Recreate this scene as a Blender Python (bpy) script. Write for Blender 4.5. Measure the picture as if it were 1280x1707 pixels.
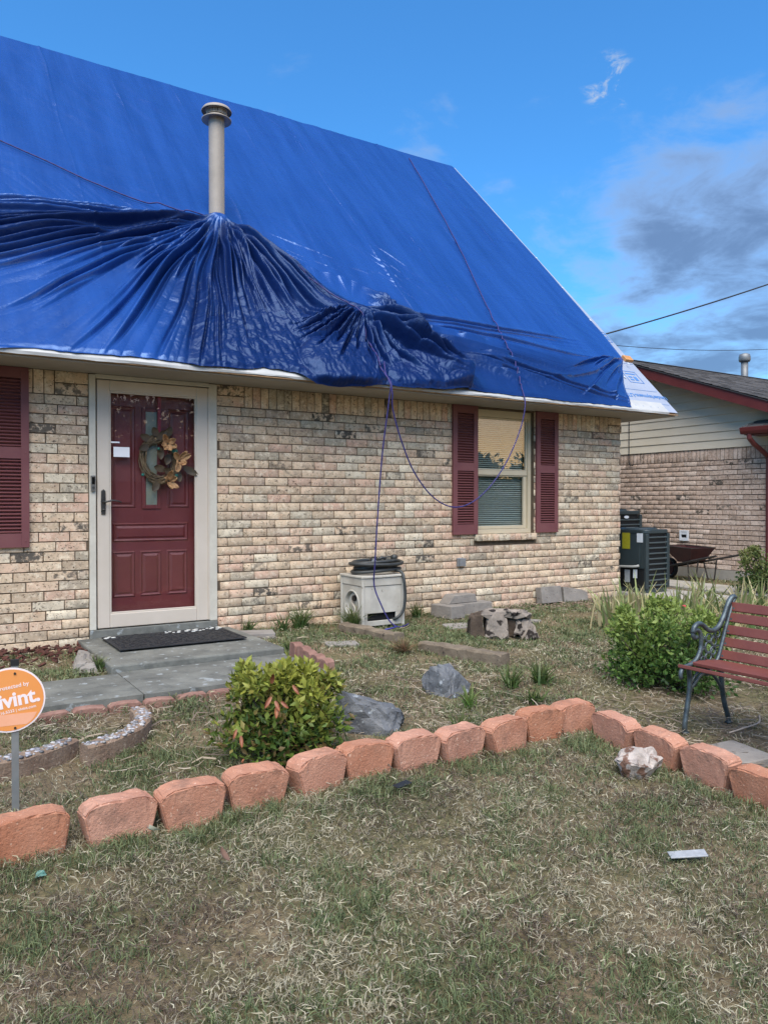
import bpy, bmesh, math, random
import numpy as np
from mathutils import Vector, Matrix, Euler
R = math.radians
random.seed(7); RNG = np.random.default_rng(11)
S = bpy.context.scene
for o in list(bpy.data.objects): bpy.data.objects.remove(o)
COL = S.collection

# ------------------------------------------------------------------ camera
cam_d = bpy.data.cameras.new('camera'); cam = bpy.data.objects.new('camera', cam_d); COL.objects.link(cam)
cam.location = (0, -6.62, 1.16); cam.rotation_euler = (R(90 - 0.67), 0, R(-32))
cam_d.sensor_width = 36; cam_d.lens = 27.0; cam_d.clip_end = 3000; cam_d.clip_start = 0.05
S.camera = cam
S.render.resolution_x = 767; S.render.resolution_y = 1024

# ------------------------------------------------------------------ light
SUN_AZ = 214.0      # degrees clockwise from +Y (behind the viewer, to the right): a low evening sun behind thin haze
SUN_EL = 56.0
world = bpy.data.worlds.new('World'); S.world = world; world.use_nodes = True
def build_world():
    nt = world.node_tree; N = nt.nodes; L = nt.links; N.clear()
    out = N.new('ShaderNodeOutputWorld'); bg = N.new('ShaderNodeBackground'); bg.inputs[1].default_value = 0.09
    sky = N.new('ShaderNodeTexSky'); sky.sky_type = 'NISHITA'; sky.sun_disc = False
    sky.sun_elevation = R(SUN_EL); sky.sun_rotation = R(SUN_AZ)
    sky.air_density = 1.0; sky.dust_density = 0.5; sky.ozone_density = 4.0; sky.altitude = 300
    tc = N.new('ShaderNodeTexCoord'); sep = N.new('ShaderNodeSeparateXYZ'); L.new(tc.outputs['Generated'], sep.inputs[0])
    def math_(op, a, b=None, c=None, clamp=False):
        n = N.new('ShaderNodeMath'); n.operation = op; n.use_clamp = clamp
        for i, v in enumerate((a, b, c)):
            if v is None: continue
            if isinstance(v, (int, float)): n.inputs[i].default_value = v
            else: L.new(v, n.inputs[i])
        return n.outputs[0]
    # cloud layer: direction projected on a flat ceiling
    zz = math_('ADD', math_('MAXIMUM', sep.outputs[2], 0.0), 0.16)
    cx = math_('DIVIDE', sep.outputs[0], zz); cy = math_('DIVIDE', sep.outputs[1], zz)
    cmb = N.new('ShaderNodeCombineXYZ'); L.new(cx, cmb.inputs[0]); L.new(cy, cmb.inputs[1])
    def noise(scale, detail, rough, off, dist=0.0):
        mp = N.new('ShaderNodeMapping'); mp.inputs[1].default_value = off; L.new(cmb.outputs[0], mp.inputs[0])
        n = N.new('ShaderNodeTexNoise'); n.inputs['Scale'].default_value = scale; n.inputs['Detail'].default_value = detail
        n.inputs['Roughness'].default_value = rough; n.inputs['Distortion'].default_value = dist
        L.new(mp.outputs[0], n.inputs['Vector']); return n.outputs[0]
    def blob(az, el, inner, outer):
        d = (math.sin(R(az)) * math.cos(R(el)), math.cos(R(az)) * math.cos(R(el)), math.sin(R(el)))
        vm = N.new('ShaderNodeVectorMath'); vm.operation = 'DOT_PRODUCT'; L.new(tc.outputs['Generated'], vm.inputs[0]); vm.inputs[1].default_value = d
        mr = N.new('ShaderNodeMapRange'); mr.interpolation_type = 'SMOOTHSTEP'; L.new(vm.outputs['Value'], mr.inputs[0])
        mr.inputs[1].default_value = math.cos(R(outer)); mr.inputs[2].default_value = math.cos(R(inner)); return mr.outputs[0]
    n1 = noise(1.5, 7, 0.58, (3.1, 1.7, 0), 0.3)
    n2 = noise(4.2, 8, 0.62, (0.4, 5.2, 0), 0.5)
    low = N.new('ShaderNodeMapRange'); low.interpolation_type = 'SMOOTHSTEP'; L.new(sep.outputs[2], low.inputs[0])
    low.inputs[1].default_value = 0.42; low.inputs[2].default_value = 0.08
    bank = math_('MAXIMUM', blob(57, 18.5, 2, 11), math_('MULTIPLY', blob(72, 13, 3, 15), 0.85))
    bank = math_('MAXIMUM', bank, math_('MULTIPLY', blob(49, 13.0, 0.5, 6), 0.8))
    bank = math_('MAXIMUM', bank, math_('MULTIPLY', blob(58, 9.0, 1, 9), 0.7))
    bank = math_('MAXIMUM', bank, math_('MULTIPLY', blob(34, 24.5, 0.3, 2.6), 0.35))
    dens = math_('ADD', math_('MULTIPLY', n1, 0.75), math_('MULTIPLY', n2, 0.44))
    dens = math_('ADD', dens, math_('MULTIPLY', low.outputs[0], 0.12))
    dens = math_('ADD', dens, math_('MULTIPLY', bank, 0.22))
    mk = N.new('ShaderNodeMapRange'); mk.interpolation_type = 'SMOOTHSTEP'; L.new(dens, mk.inputs[0])
    mk.inputs[1].default_value = 0.64; mk.inputs[2].default_value = 0.93
    wn = N.new('ShaderNodeMapRange'); wn.interpolation_type = 'SMOOTHSTEP'; L.new(noise(11, 8, 0.7, (2.2, 0.7, 0), 1.2), wn.inputs[0]); wn.inputs[1].default_value = 0.47; wn.inputs[2].default_value = 0.68
    wisp = math_('MULTIPLY', math_('MULTIPLY', blob(48.2, 27.6, 0.1, 2.0), wn.outputs[0]), 0.85, clamp=True)
    # cloud colours: sky light filtered by vapour, thick cores duller
    thick = N.new('ShaderNodeMix'); thick.data_type = 'RGBA'; L.new(mk.outputs[0], thick.inputs['Factor'])
    thick.inputs['A'].default_value = (1.35, 1.45, 1.6, 1); thick.inputs['B'].default_value = (0.33, 0.50, 0.86, 1)
    sc = N.new('ShaderNodeMix'); sc.data_type = 'RGBA'; sc.blend_type = 'MULTIPLY'; sc.inputs['Factor'].default_value = 1
    L.new(thick.outputs['Result'], sc.inputs['A']); sc.inputs['B'].default_value = (CLOUD, CLOUD, CLOUD, 1)
    tint = N.new('ShaderNodeMix'); tint.data_type = 'RGBA'; tint.blend_type = 'MULTIPLY'; tint.inputs['Factor'].default_value = 1
    L.new(sky.outputs[0], tint.inputs['A']); tint.inputs['B'].default_value = SKYTINT
    m1 = N.new('ShaderNodeMix'); m1.data_type = 'RGBA'; L.new(math_('MULTIPLY', mk.outputs[0], 0.86), m1.inputs['Factor'])
    L.new(tint.outputs['Result'], m1.inputs['A']); L.new(sc.outputs['Result'], m1.inputs['B'])
    m2 = N.new('ShaderNodeMix'); m2.data_type = 'RGBA'; L.new(wisp, m2.inputs['Factor'])
    L.new(m1.outputs['Result'], m2.inputs['A']); m2.inputs['B'].default_value = (CLOUD * 1.3, CLOUD * 1.4, CLOUD * 1.5, 1)
    # warm evening band low in the west (the sky the window mirrors)
    lowb = N.new('ShaderNodeMapRange'); lowb.interpolation_type = 'SMOOTHSTEP'; L.new(sep.outputs[2], lowb.inputs[0]); lowb.inputs[1].default_value = 0.24; lowb.inputs[2].default_value = 0.03
    west = math_('MULTIPLY', lowb.outputs[0], blob(140, 3, 15, 70))
    m3 = N.new('ShaderNodeMix'); m3.data_type = 'RGBA'; L.new(math_('MULTIPLY', west, 0.95), m3.inputs['Factor'])
    L.new(m2.outputs['Result'], m3.inputs['A']); m3.inputs['B'].default_value = (14, 9, 3.9, 1)
    L.new(m3.outputs['Result'], bg.inputs[0]); L.new(bg.outputs[0], out.inputs[0])
CLOUD = 2.6; SKYTINT = (0.44, 1.02, 1.36, 1)
build_world()
sun_d = bpy.data.lights.new('sun', 'SUN'); sun_d.energy = 3.0; sun_d.angle = R(62); sun_d.color = (1.0, 0.91, 0.80)
sun = bpy.data.objects.new('sun', sun_d); COL.objects.link(sun); sun.location = (20, -30, 20)
_sv = Vector((math.sin(R(SUN_AZ)) * math.cos(R(SUN_EL)), math.cos(R(SUN_AZ)) * math.cos(R(SUN_EL)), math.sin(R(SUN_EL))))
sun.rotation_euler = _sv.to_track_quat('Z', 'Y').to_euler()
S.view_settings.view_transform = 'Standard'; S.view_settings.look = 'None'; S.view_settings.gamma = 1
S.view_settings.exposure = 1.12; S.view_settings.use_curve_mapping = False

# ------------------------------------------------------------------ helpers
def lin(h):
    if isinstance(h, (tuple, list)): v = [a / 255 for a in h]
    else: v = [int(h[i:i + 2], 16) / 255 for i in (1, 3, 5)]
    return tuple((a / 12.92 if a <= .04045 else ((a + .055) / 1.055) ** 2.4) for a in v) + (1,)
MATS = {}
def pm(name, col, col2=None, scale=6, rough=.7, bump=0., bscale=60, metal=0., spec=.5, coat=0., speck=None, sscale=90, sth=.62, attr=None, detail=5, pos=False, bdist=.01, coatr=.1):
    """principled surface: two-tone noise, optional dark specks, fine relief"""
    if name in MATS: return MATS[name]
    m = bpy.data.materials.new(name); m.use_nodes = True; MATS[name] = m
    nt = m.node_tree; N = nt.nodes; L = nt.links; p = N['Principled BSDF']
    p.inputs['Roughness'].default_value = rough; p.inputs['Metallic'].default_value = metal
    p.inputs['Specular IOR Level'].default_value = spec
    if coat: p.inputs['Coat Weight'].default_value = coat; p.inputs['Coat Roughness'].default_value = coatr
    if pos: g = N.new('ShaderNodeNewGeometry'); vec = g.outputs['Position']
    else: g = N.new('ShaderNodeTexCoord'); vec = g.outputs['Object']
    oi = N.new('ShaderNodeObjectInfo'); va = N.new('ShaderNodeVectorMath'); va.operation = 'ADD'
    mu = N.new('ShaderNodeMath'); mu.operation = 'MULTIPLY'; L.new(oi.outputs['Random'], mu.inputs[0]); mu.inputs[1].default_value = 37
    L.new(vec, va.inputs[0]); L.new(mu.outputs[0], va.inputs[1]); vec = va.outputs[0]
    def noise(sc, det=detail, ro=.6):
        n = N.new('ShaderNodeTexNoise'); n.inputs['Scale'].default_value = sc; n.inputs['Detail'].default_value = det
        n.inputs['Roughness'].default_value = ro; L.new(vec, n.inputs['Vector']); return n.outputs[0]
    if attr:
        a = N.new('ShaderNodeAttribute'); a.attribute_name = attr; c = a.outputs['Color']
        if col2 is not None:
            mx = N.new('ShaderNodeMix'); mx.data_type = 'RGBA'; mx.blend_type = 'MULTIPLY'; L.new(noise(scale), mx.inputs['Factor'])
            L.new(c, mx.inputs['A']); mx.inputs['B'].default_value = lin(col2); c = mx.outputs['Result']
    elif col2 is None:
        rg = N.new('ShaderNodeRGB'); rg.outputs[0].default_value = lin(col); c = rg.outputs[0]
    else:
        r = N.new('ShaderNodeMapRange'); L.new(noise(scale), r.inputs[0]); r.inputs[1].default_value = .32; r.inputs[2].default_value = .68
        mx = N.new('ShaderNodeMix'); mx.data_type = 'RGBA'; L.new(r.outputs[0], mx.inputs['Factor'])
        mx.inputs['A'].default_value = lin(col); mx.inputs['B'].default_value = lin(col2); c = mx.outputs['Result']
    if speck is not None:
        r = N.new('ShaderNodeMapRange'); L.new(noise(sscale, 3, .55), r.inputs[0]); r.inputs[1].default_value = sth; r.inputs[2].default_value = sth + .05
        mx = N.new('ShaderNodeMix'); mx.data_type = 'RGBA'; L.new(r.outputs[0], mx.inputs['Factor'])
        L.new(c, mx.inputs['A']); mx.inputs['B'].default_value = lin(speck); c = mx.outputs['Result']
    L.new(c, p.inputs['Base Color'])
    if bump:
        b = N.new('ShaderNodeBump'); b.inputs['Strength'].default_value = bump; b.inputs['Distance'].default_value = bdist
        L.new(noise(bscale, 6, .65), b.inputs['Height']); L.new(b.outputs[0], p.inputs['Normal'])
    return m
def glass_mat(name, ior, tint=(1, 1, 1, 1), rough=0.0):
    if name in MATS: return MATS[name]
    m = bpy.data.materials.new(name); m.use_nodes = True; MATS[name] = m
    nt = m.node_tree; N = nt.nodes; L = nt.links; N.clear()
    o = N.new('ShaderNodeOutputMaterial'); mx = N.new('ShaderNodeMixShader'); t = N.new('ShaderNodeBsdfTransparent'); g = N.new('ShaderNodeBsdfGlossy')
    g.inputs['Roughness'].default_value = rough; t.inputs[0].default_value = tint
    ge = N.new('ShaderNodeNewGeometry'); dp = N.new('ShaderNodeVectorMath'); dp.operation = 'DOT_PRODUCT'; L.new(ge.outputs['Incoming'], dp.inputs[0]); L.new(ge.outputs['Normal'], dp.inputs[1])
    def mt(op, x, y):
        n = N.new('ShaderNodeMath'); n.operation = op
        for i, v in enumerate((x, y)):
            if isinstance(v, (int, float)): n.inputs[i].default_value = v
            elif v is not None: L.new(v, n.inputs[i])
        return n.outputs[0]
    f0 = ((ior - 1) / (ior + 1)) ** 2; c = mt('SUBTRACT', 1.0, mt('ABSOLUTE', dp.outputs['Value'], None))
    fac = mt('ADD', mt('MULTIPLY', mt('POWER', c, 5.0), 1 - f0), f0)      # Schlick reflectance, same from both sides
    L.new(fac, mx.inputs[0]); L.new(t.outputs[0], mx.inputs[1]); L.new(g.outputs[0], mx.inputs[2]); L.new(mx.outputs[0], o.inputs[0])
    return m

def perlin(x, y, seed=0):
    x = np.asarray(x, float); y = np.asarray(y, float); x, y = np.broadcast_arrays(x, y)
    xi = np.floor(x).astype(np.int64); yi = np.floor(y).astype(np.int64); xf = x - xi; yf = y - yi
    def h(i, j):
        n = (i * 374761393 + j * 668265263 + seed * 974634777) & 0xffffffff
        n = ((n ^ (n >> 13)) * 1274126177) & 0xffffffff; n = n ^ (n >> 16)
        return (n & 0xffff) / 65536.0 * 2 * np.pi
    def g(i, j, dx, dy): a = h(i, j); return np.cos(a) * dx + np.sin(a) * dy
    u = xf * xf * xf * (xf * (xf * 6 - 15) + 10); v = yf * yf * yf * (yf * (yf * 6 - 15) + 10)
    a = g(xi, yi, xf, yf); b = g(xi + 1, yi, xf - 1, yf); c = g(xi, yi + 1, xf, yf - 1); d = g(xi + 1, yi + 1, xf - 1, yf - 1)
    return 1.5 * ((a * (1 - u) + b * u) * (1 - v) + (c * (1 - u) + d * u) * v)
def fbm(x, y, seed=0, o=4):
    t = 0; a = 1.
    for k in range(o): t = t + a * perlin(x * 2 ** k, y * 2 ** k, seed + k); a *= .5
    return t
def sstep(x, a, b):
    t = np.clip((x - a) / (b - a), 0, 1); return t * t * (3 - 2 * t)

class MB:
    def __init__(s): s.v = []; s.f = []; s.c = None
    def add(s, vs, fs):
        b = len(s.v); s.v += [tuple(v) for v in vs]; s.f += [tuple(i + b for i in f) for f in fs]; return s
    def box(s, c, d, rot=None):
        x, y, z = d[0] / 2, d[1] / 2, d[2] / 2
        P = [Vector(p) for p in ((-x, -y, -z), (x, -y, -z), (x, y, -z), (-x, y, -z), (-x, -y, z), (x, -y, z), (x, y, z), (-x, y, z))]
        if rot is not None:
            M = rot if isinstance(rot, Matrix) else Euler(rot).to_matrix()
            P = [M @ p for p in P]
        return s.add([p + Vector(c) for p in P], [(0, 3, 2, 1), (4, 5, 6, 7), (0, 1, 5, 4), (1, 2, 6, 5), (2, 3, 7, 6), (3, 0, 4, 7)])
    def b2(s, lo, hi): return s.box([(a + b) / 2 for a, b in zip(lo, hi)], [abs(b - a) for a, b in zip(lo, hi)])
    def prism(s, poly, d0, d1, fn):
        """poly of 2-D points, swept from d0 to d1; fn(a,b,d) -> xyz"""
        n = len(poly); vs = [fn(a, b, d0) for a, b in poly] + [fn(a, b, d1) for a, b in poly]
        fs = [tuple(range(n))[::-1], tuple(range(n, 2 * n))] + [(i, (i + 1) % n, n + (i + 1) % n, n + i) for i in range(n)]
        return s.add(vs, fs)
    def tube(s, pts, r, n=8, caps=True, flat=1.0, twist_up=None):
        pts = [Vector(p) for p in pts]; m = len(pts); vs = []; prev = None
        for i, p in enumerate(pts):
            t = (pts[min(i + 1, m - 1)] - pts[max(i - 1, 0)]); t = t.normalized() if t.length > 1e-9 else Vector((0, 0, 1))
            if prev is None:
                up = Vector((0, 0, 1)) if abs(t.z) < .9 else Vector((1, 0, 0)); a = t.cross(up).normalized()
            else: a = (prev - t * prev.dot(t)); a = a.normalized() if a.length > 1e-6 else t.orthogonal().normalized()
            prev = a; b = t.cross(a); rr = r[i] if isinstance(r, (list, tuple, np.ndarray)) else r
            for k in range(n):
                an = 2 * math.pi * k / n; vs.append(p + a * math.cos(an) * rr + b * math.sin(an) * rr * flat)
        fs = [(i * n + k, i * n + (k + 1) % n, (i + 1) * n + (k + 1) % n, (i + 1) * n + k) for i in range(m - 1) for k in range(n)]
        if caps: fs += [tuple(range(n))[::-1], tuple(range((m - 1) * n, m * n))]
        return s.add(vs, fs)
    def lathe(s, prof, n=24, c=(0, 0, 0), caps=True):
        vs = [(c[0] + r * math.cos(2 * math.pi * k / n), c[1] + r * math.sin(2 * math.pi * k / n), c[2] + z) for r, z in prof for k in range(n)]
        m = len(prof); fs = [(i * n + k, i * n + (k + 1) % n, (i + 1) * n + (k + 1) % n, (i + 1) * n + k) for i in range(m - 1) for k in range(n)]
        if caps: fs += [tuple(range(n))[::-1], tuple(range((m - 1) * n, m * n))]
        return s.add(vs, fs)
    def mesh(s, name='mesh', smooth=False):
        me = bpy.data.meshes.new(name); me.from_pydata(s.v, [], s.f); me.validate()
        if smooth: me.polygons.foreach_set('use_smooth', [True] * len(me.polygons))
        return me
    def build(s, name, mat, parent=None, loc=(0, 0, 0), rot=(0, 0, 0), smooth=False, bevel=0, seg=2, autos=None):
        return obj(name, s.mesh(name, smooth), mat, parent, loc, rot, bevel, seg)
def obj(name, me, mat, parent=None, loc=(0, 0, 0), rot=(0, 0, 0), bevel=0, seg=2):
    o = bpy.data.objects.new(name, me); COL.objects.link(o); o.location = loc; o.rotation_euler = rot
    if mat is not None: me.materials.clear(); me.materials.append(mat)
    if parent is not None: o.parent = parent
    if bevel:
        b = o.modifiers.new('bevel', 'BEVEL'); b.width = bevel; b.segments = seg; b.limit_method = 'ANGLE'; b.angle_limit = R(35)
    return o
def np_mesh(name, V, F, smooth=False, col=None, colname='col'):
    """V (n,3); F (m,k) index array with equal-sized faces or list of such arrays"""
    Fs = F if isinstance(F, list) else [F]
    me = bpy.data.meshes.new(name); V = np.ascontiguousarray(V, dtype=np.float32); me.vertices.add(len(V)); me.vertices.foreach_set('co', V.ravel())
    nl = sum(f.size for f in Fs); npol = sum(len(f) for f in Fs)
    me.loops.add(nl); me.polygons.add(npol)
    li = np.concatenate([f.ravel() for f in Fs]).astype(np.int32); me.loops.foreach_set('vertex_index', li)
    tot = np.concatenate([np.full(len(f), f.shape[1]) for f in Fs]); st = np.concatenate([[0], np.cumsum(tot)[:-1]]).astype(np.int32)
    me.polygons.foreach_set('loop_start', st)
    if smooth: me.polygons.foreach_set('use_smooth', np.ones(npol, bool))
    me.update(calc_edges=True)
    if col is not None:
        a = me.attributes.new(colname, 'FLOAT_COLOR', 'POINT'); c = np.ones((len(V), 4), np.float32); c[:, :3] = col; a.data.foreach_set('color', c.ravel())
    return me
def tag(o, label=None, cat=None, group=None, kind=None):
    if label: o['label'] = label
    if cat: o['category'] = cat
    if group: o['group'] = group
    if kind: o['kind'] = kind
    return o
def thing(name, label, cat, loc=(0, 0, 0), rz=0, group=None):
    o = bpy.data.objects.new(name, None); COL.objects.link(o); o.location = loc; o.rotation_euler = (0, 0, rz); o.empty_display_size = .1
    return tag(o, label, cat, group)
def struct(name, me, mat): return tag(obj(name, me, mat), kind='structure')
GP = [(-60, -.62), (-20, -.50), (-12, -.42), (-6.6, -.34), (-4, -.18), (-2.6, -.06), (-1, 0), (0, 0), (50, 0)]
def G(y): return np.interp(y, [p[0] for p in GP], [p[1] for p in GP])
def text_mesh(txt, size, extrude=.0006, offset=0., align='CENTER', spacing=1.0):
    c = bpy.data.curves.new('lettering', 'FONT'); c.body = txt; c.size = size; c.extrude = extrude; c.offset = offset; c.align_x = align; c.align_y = 'CENTER'; c.space_character = spacing
    t = bpy.data.objects.new('lettering', c); COL.objects.link(t); bpy.context.view_layer.update()
    me = bpy.data.meshes.new_from_object(t.evaluated_get(bpy.context.evaluated_depsgraph_get())); bpy.data.objects.remove(t); return me
# ------------------------------------------------------------------ ground and paving
def ground():
    xs = np.concatenate([[-600, -200, -80, -40, -20, -10, -5], np.arange(-2.5, 13, .12), [14, 16, 20, 28, 45, 80, 200, 600]])
    ys = np.concatenate([[-600, -200, -90, -60, -40, -25, -20, -16, -12, -9], np.arange(-7.2, 3, .12), [4, 6, 9, 14, 24, 45, 90, 200, 600]])
    X, Y = np.meshgrid(xs, ys); near = np.exp(-np.maximum(0, np.hypot(X - 4, Y + 3) - 6) / 3)
    Z = G(Y) + near * (.012 * perlin(X * 1.3, Y * 1.3, 3) + .006 * perlin(X * 4, Y * 4, 4)) - .012
    flat = ((X > -1.6) & (X < 2.6) & (Y > -2.05) & (Y < .2)); Z = np.where(flat, np.minimum(Z, G(Y) - .03), Z)
    n, m = X.shape; idx = np.arange(n * m).reshape(n, m)
    F = np.stack([idx[:-1, :-1], idx[:-1, 1:], idx[1:, 1:], idx[1:, :-1]], -1).reshape(-1, 4)
    me = np_mesh('ground', np.stack([X, Y, Z], -1).reshape(-1, 3), F, smooth=True)
    mt = bpy.data.materials.new('soil and thatch'); mt.use_nodes = True; nt = mt.node_tree; N = nt.nodes; L = nt.links; p = N['Principled BSDF']
    p.inputs['Roughness'].default_value = .95; p.inputs['Specular IOR Level'].default_value = .15
    g = N.new('ShaderNodeNewGeometry')
    def noise(s, d=6, r=.6):
        n_ = N.new('ShaderNodeTexNoise'); n_.inputs['Scale'].default_value = s; n_.inputs['Detail'].default_value = d; n_.inputs['Roughness'].default_value = r
        L.new(g.outputs['Position'], n_.inputs['Vector']); return n_.outputs[0]
    def ramp(fac, stops):
        r = N.new('ShaderNodeValToRGB'); L.new(fac, r.inputs[0]); e = r.color_ramp.elements
        while len(e) < len(stops): e.new(.5)
        for el, (ps, c) in zip(e, stops): el.position = ps; el.color = lin(c)
        return r.outputs[0]
    fine = ramp(noise(38, 8, .7), [(.3, '#2e251d'), (.45, '#51453a'), (.58, '#776852'), (.72, '#9a8b70')])
    patch = ramp(noise(2.2, 5), [(.42, '#8a7a5e'), (.55, '#6a6a44'), (.68, '#4e5a34')])
    mx = N.new('ShaderNodeMix'); mx.data_type = 'RGBA'; mx.inputs['Factor'].default_value = .45; L.new(fine, mx.inputs['A']); L.new(patch, mx.inputs['B'])
    L.new(mx.outputs['Result'], p.inputs['Base Color'])
    b = N.new('ShaderNodeBump'); b.inputs['Strength'].default_value = .8; b.inputs['Distance'].default_value = .02; L.new(noise(55, 8, .7), b.inputs['Height']); L.new(b.outputs[0], p.inputs['Normal'])
    struct('ground', me, mt)
ground()
M_conc = pm('grey painted concrete', '#54544e', '#74746c', 5, .8, .35, 40, speck='#8a8e8c', sscale=14, sth=.62, pos=True)
M_conc2 = pm('plain concrete', '#8f8a80', '#a39d92', 4, .9, .4, 50, pos=True)
o = MB(); o.b2((-2.2, -1.93, -.12), (1.22, -1.27, .006)); struct('walkway', o.mesh('walkway'), M_conc)
o = MB(); o.b2((1.228, -1.93, -.12), (2.47, -1.225, .004)); struct('walkway', o.mesh('walkway'), M_conc)
o = MB(); o.b2((1.19, -1.215, -.1), (2.48, -.03, .050)); w = o.build('porch_slab', M_conc, bevel=.012); tag(w, kind='structure')
o = MB(); o.b2((9.0, -6, -.1), (9.75, 9, .012)); struct('side_path', o.mesh('side_path'), M_conc2)
o = MB(); o.b2((-400, -26, -.70), (400, -17, -.495)); struct('road', o.mesh('road'), pm('asphalt', '#3c3c3e', '#4a4a4a', 2, .9, .3, 80, pos=True))

# ------------------------------------------------------------------ bricks
def brick_material(name, ramp, gray, pit, mul=1.0, warm='#bb8468', gray2='#7d6f5f'):
    m = bpy.data.materials.new(name); m.use_nodes = True; nt = m.node_tree; N = nt.nodes; L = nt.links; p = N['Principled BSDF']
    p.inputs['Roughness'].default_value = .88; p.inputs['Specular IOR Level'].default_value = .25
    at = N.new('ShaderNodeAttribute'); at.attribute_name = 'tint'; sp = N.new('ShaderNodeSeparateColor'); L.new(at.outputs['Color'], sp.inputs[0])
    g = N.new('ShaderNodeNewGeometry'); va = N.new('ShaderNodeVectorMath'); va.operation = 'MULTIPLY_ADD'
    L.new(at.outputs['Color'], va.inputs[0]); va.inputs[1].default_value = (9, 7, 11); L.new(g.outputs['Position'], va.inputs[2])
    def noise(s, d=5, r=.6, st=None):
        v = va.outputs[0]
        if st: mp = N.new('ShaderNodeMapping'); mp.inputs[3].default_value = st; L.new(v, mp.inputs[0]); v = mp.outputs[0]
        n_ = N.new('ShaderNodeTexNoise'); n_.inputs['Scale'].default_value = s; n_.inputs['Detail'].default_value = d; n_.inputs['Roughness'].default_value = r
        L.new(v, n_.inputs['Vector']); return n_.outputs[0]
    def rng(x, a, b, c=0., d=1.):
        r = N.new('ShaderNodeMapRange'); L.new(x, r.inputs[0]); r.inputs[1].default_value = a; r.inputs[2].default_value = b; r.inputs[3].default_value = c; r.inputs[4].default_value = d; return r.outputs[0]
    def mix(f, a, b, bt='MIX'):
        k = N.new('ShaderNodeMix'); k.data_type = 'RGBA'; k.blend_type = bt
        if isinstance(f, float): k.inputs['Factor'].default_value = f
        else: L.new(f, k.inputs['Factor'])
        for nm, q in (('A', a), ('B', b)):
            if isinstance(q, tuple): k.inputs[nm].default_value = q
            else: L.new(q, k.inputs[nm])
        return k.outputs['Result']
    r = N.new('ShaderNodeValToRGB'); L.new(sp.outputs[0], r.inputs[0]); e = r.color_ramp.elements
    while len(e) < len(ramp): e.new(.5)
    for el, (ps, c) in zip(e, ramp): el.position = ps; el.color = tuple(q * mul for q in lin(c)[:3]) + (1,)
    c = mix(rng(noise(11, 5, .7), .40, .68, 0, .55), r.outputs[0], lin(gray))
    c = mix(rng(noise(17, 6, .75), .50, .66, 0, .75), c, lin(ramp[-1][1]))
    c = mix(rng(noise(7.3, 3), .60, .74, 0, .40), c, lin(warm))
    c = mix(rng(noise(26, 5, .75), .54, .64, 0, .6), c, lin(gray2))
    stain = N.new('ShaderNodeMath'); stain.operation = 'MULTIPLY'; stain.use_clamp = True; L.new(rng(noise(13, 4, .7), .46, .56, 0, 1.5), stain.inputs[0]); L.new(sp.outputs[1], stain.inputs[1])
    c = mix(stain.outputs[0], c, lin('#5c554c'))
    pits = rng(noise(40, 5, .75, (1, 1, 1.3)), .595, .635)
    c = mix(pits, c, lin(pit)); L.new(c, p.inputs['Base Color'])
    h = N.new('ShaderNodeMath'); h.operation = 'SUBTRACT'; L.new(noise(110, 6, .7), h.inputs[0]); L.new(pits, h.inputs[1])
    b = N.new('ShaderNodeBump'); b.inputs['Strength'].default_value = .55; b.inputs['Distance'].default_value = .006; L.new(h.outputs[0], b.inputs['Height']); L.new(b.outputs[0], p.inputs['Normal'])
    return m
M_brick = brick_material('tan speckled brick', [(0, '#b5a087'), (.25, '#d1b698'), (.5, '#dac1a2'), (.7, '#d0aa92'), (.85, '#a59b87'), (1, '#e8d8bc')], '#ac987d', '#4a3a2e')
M_brick2 = brick_material('grey brown brick', [(0, '#b09885'), (.4, '#c1a895'), (.8, '#ccb3a0'), (1, '#dac6b5')], '#a99687', '#4a3d36', 1.0, '#a4806e', '#6f6058')
M_mortar = pm('brown mortar', '#4f4234', '#675745', 14, .95, .5, 90, pos=True)
M_mortar2 = pm('dark mortar', '#54483f', '#665a50', 14, .95, .5, 90, pos=True)
def brick_geo(a0, a1, b0, b1, proud=0., depth=.05, rnd=random):
    """one brick lying in (a,b), front at d=-proud; 12 verts"""
    i = .0024; j = lambda: rnd.uniform(-.0013, .0013)
    q = [(a0 + j(), b0 + j()), (a1 + j(), b0 + j()), (a1 + j(), b1 + j()), (a0 + j(), b1 + j())]
    s = [(i, i), (-i, i), (-i, -i), (i, -i)]
    V = [(x + u, y + v, -proud) for (x, y), (u, v) in zip(q, s)] + [(x, y, -proud + .0022) for x, y in q] + [(x, y, depth) for x, y in q]
    F = [(0, 1, 2, 3)] + [(k, k + 4, (k + 1) % 4 + 4, (k + 1) % 4) for k in range(4)] + [(k + 4, k + 8, (k + 1) % 4 + 8, (k + 1) % 4 + 4) for k in range(4)]
    return V, F
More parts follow.
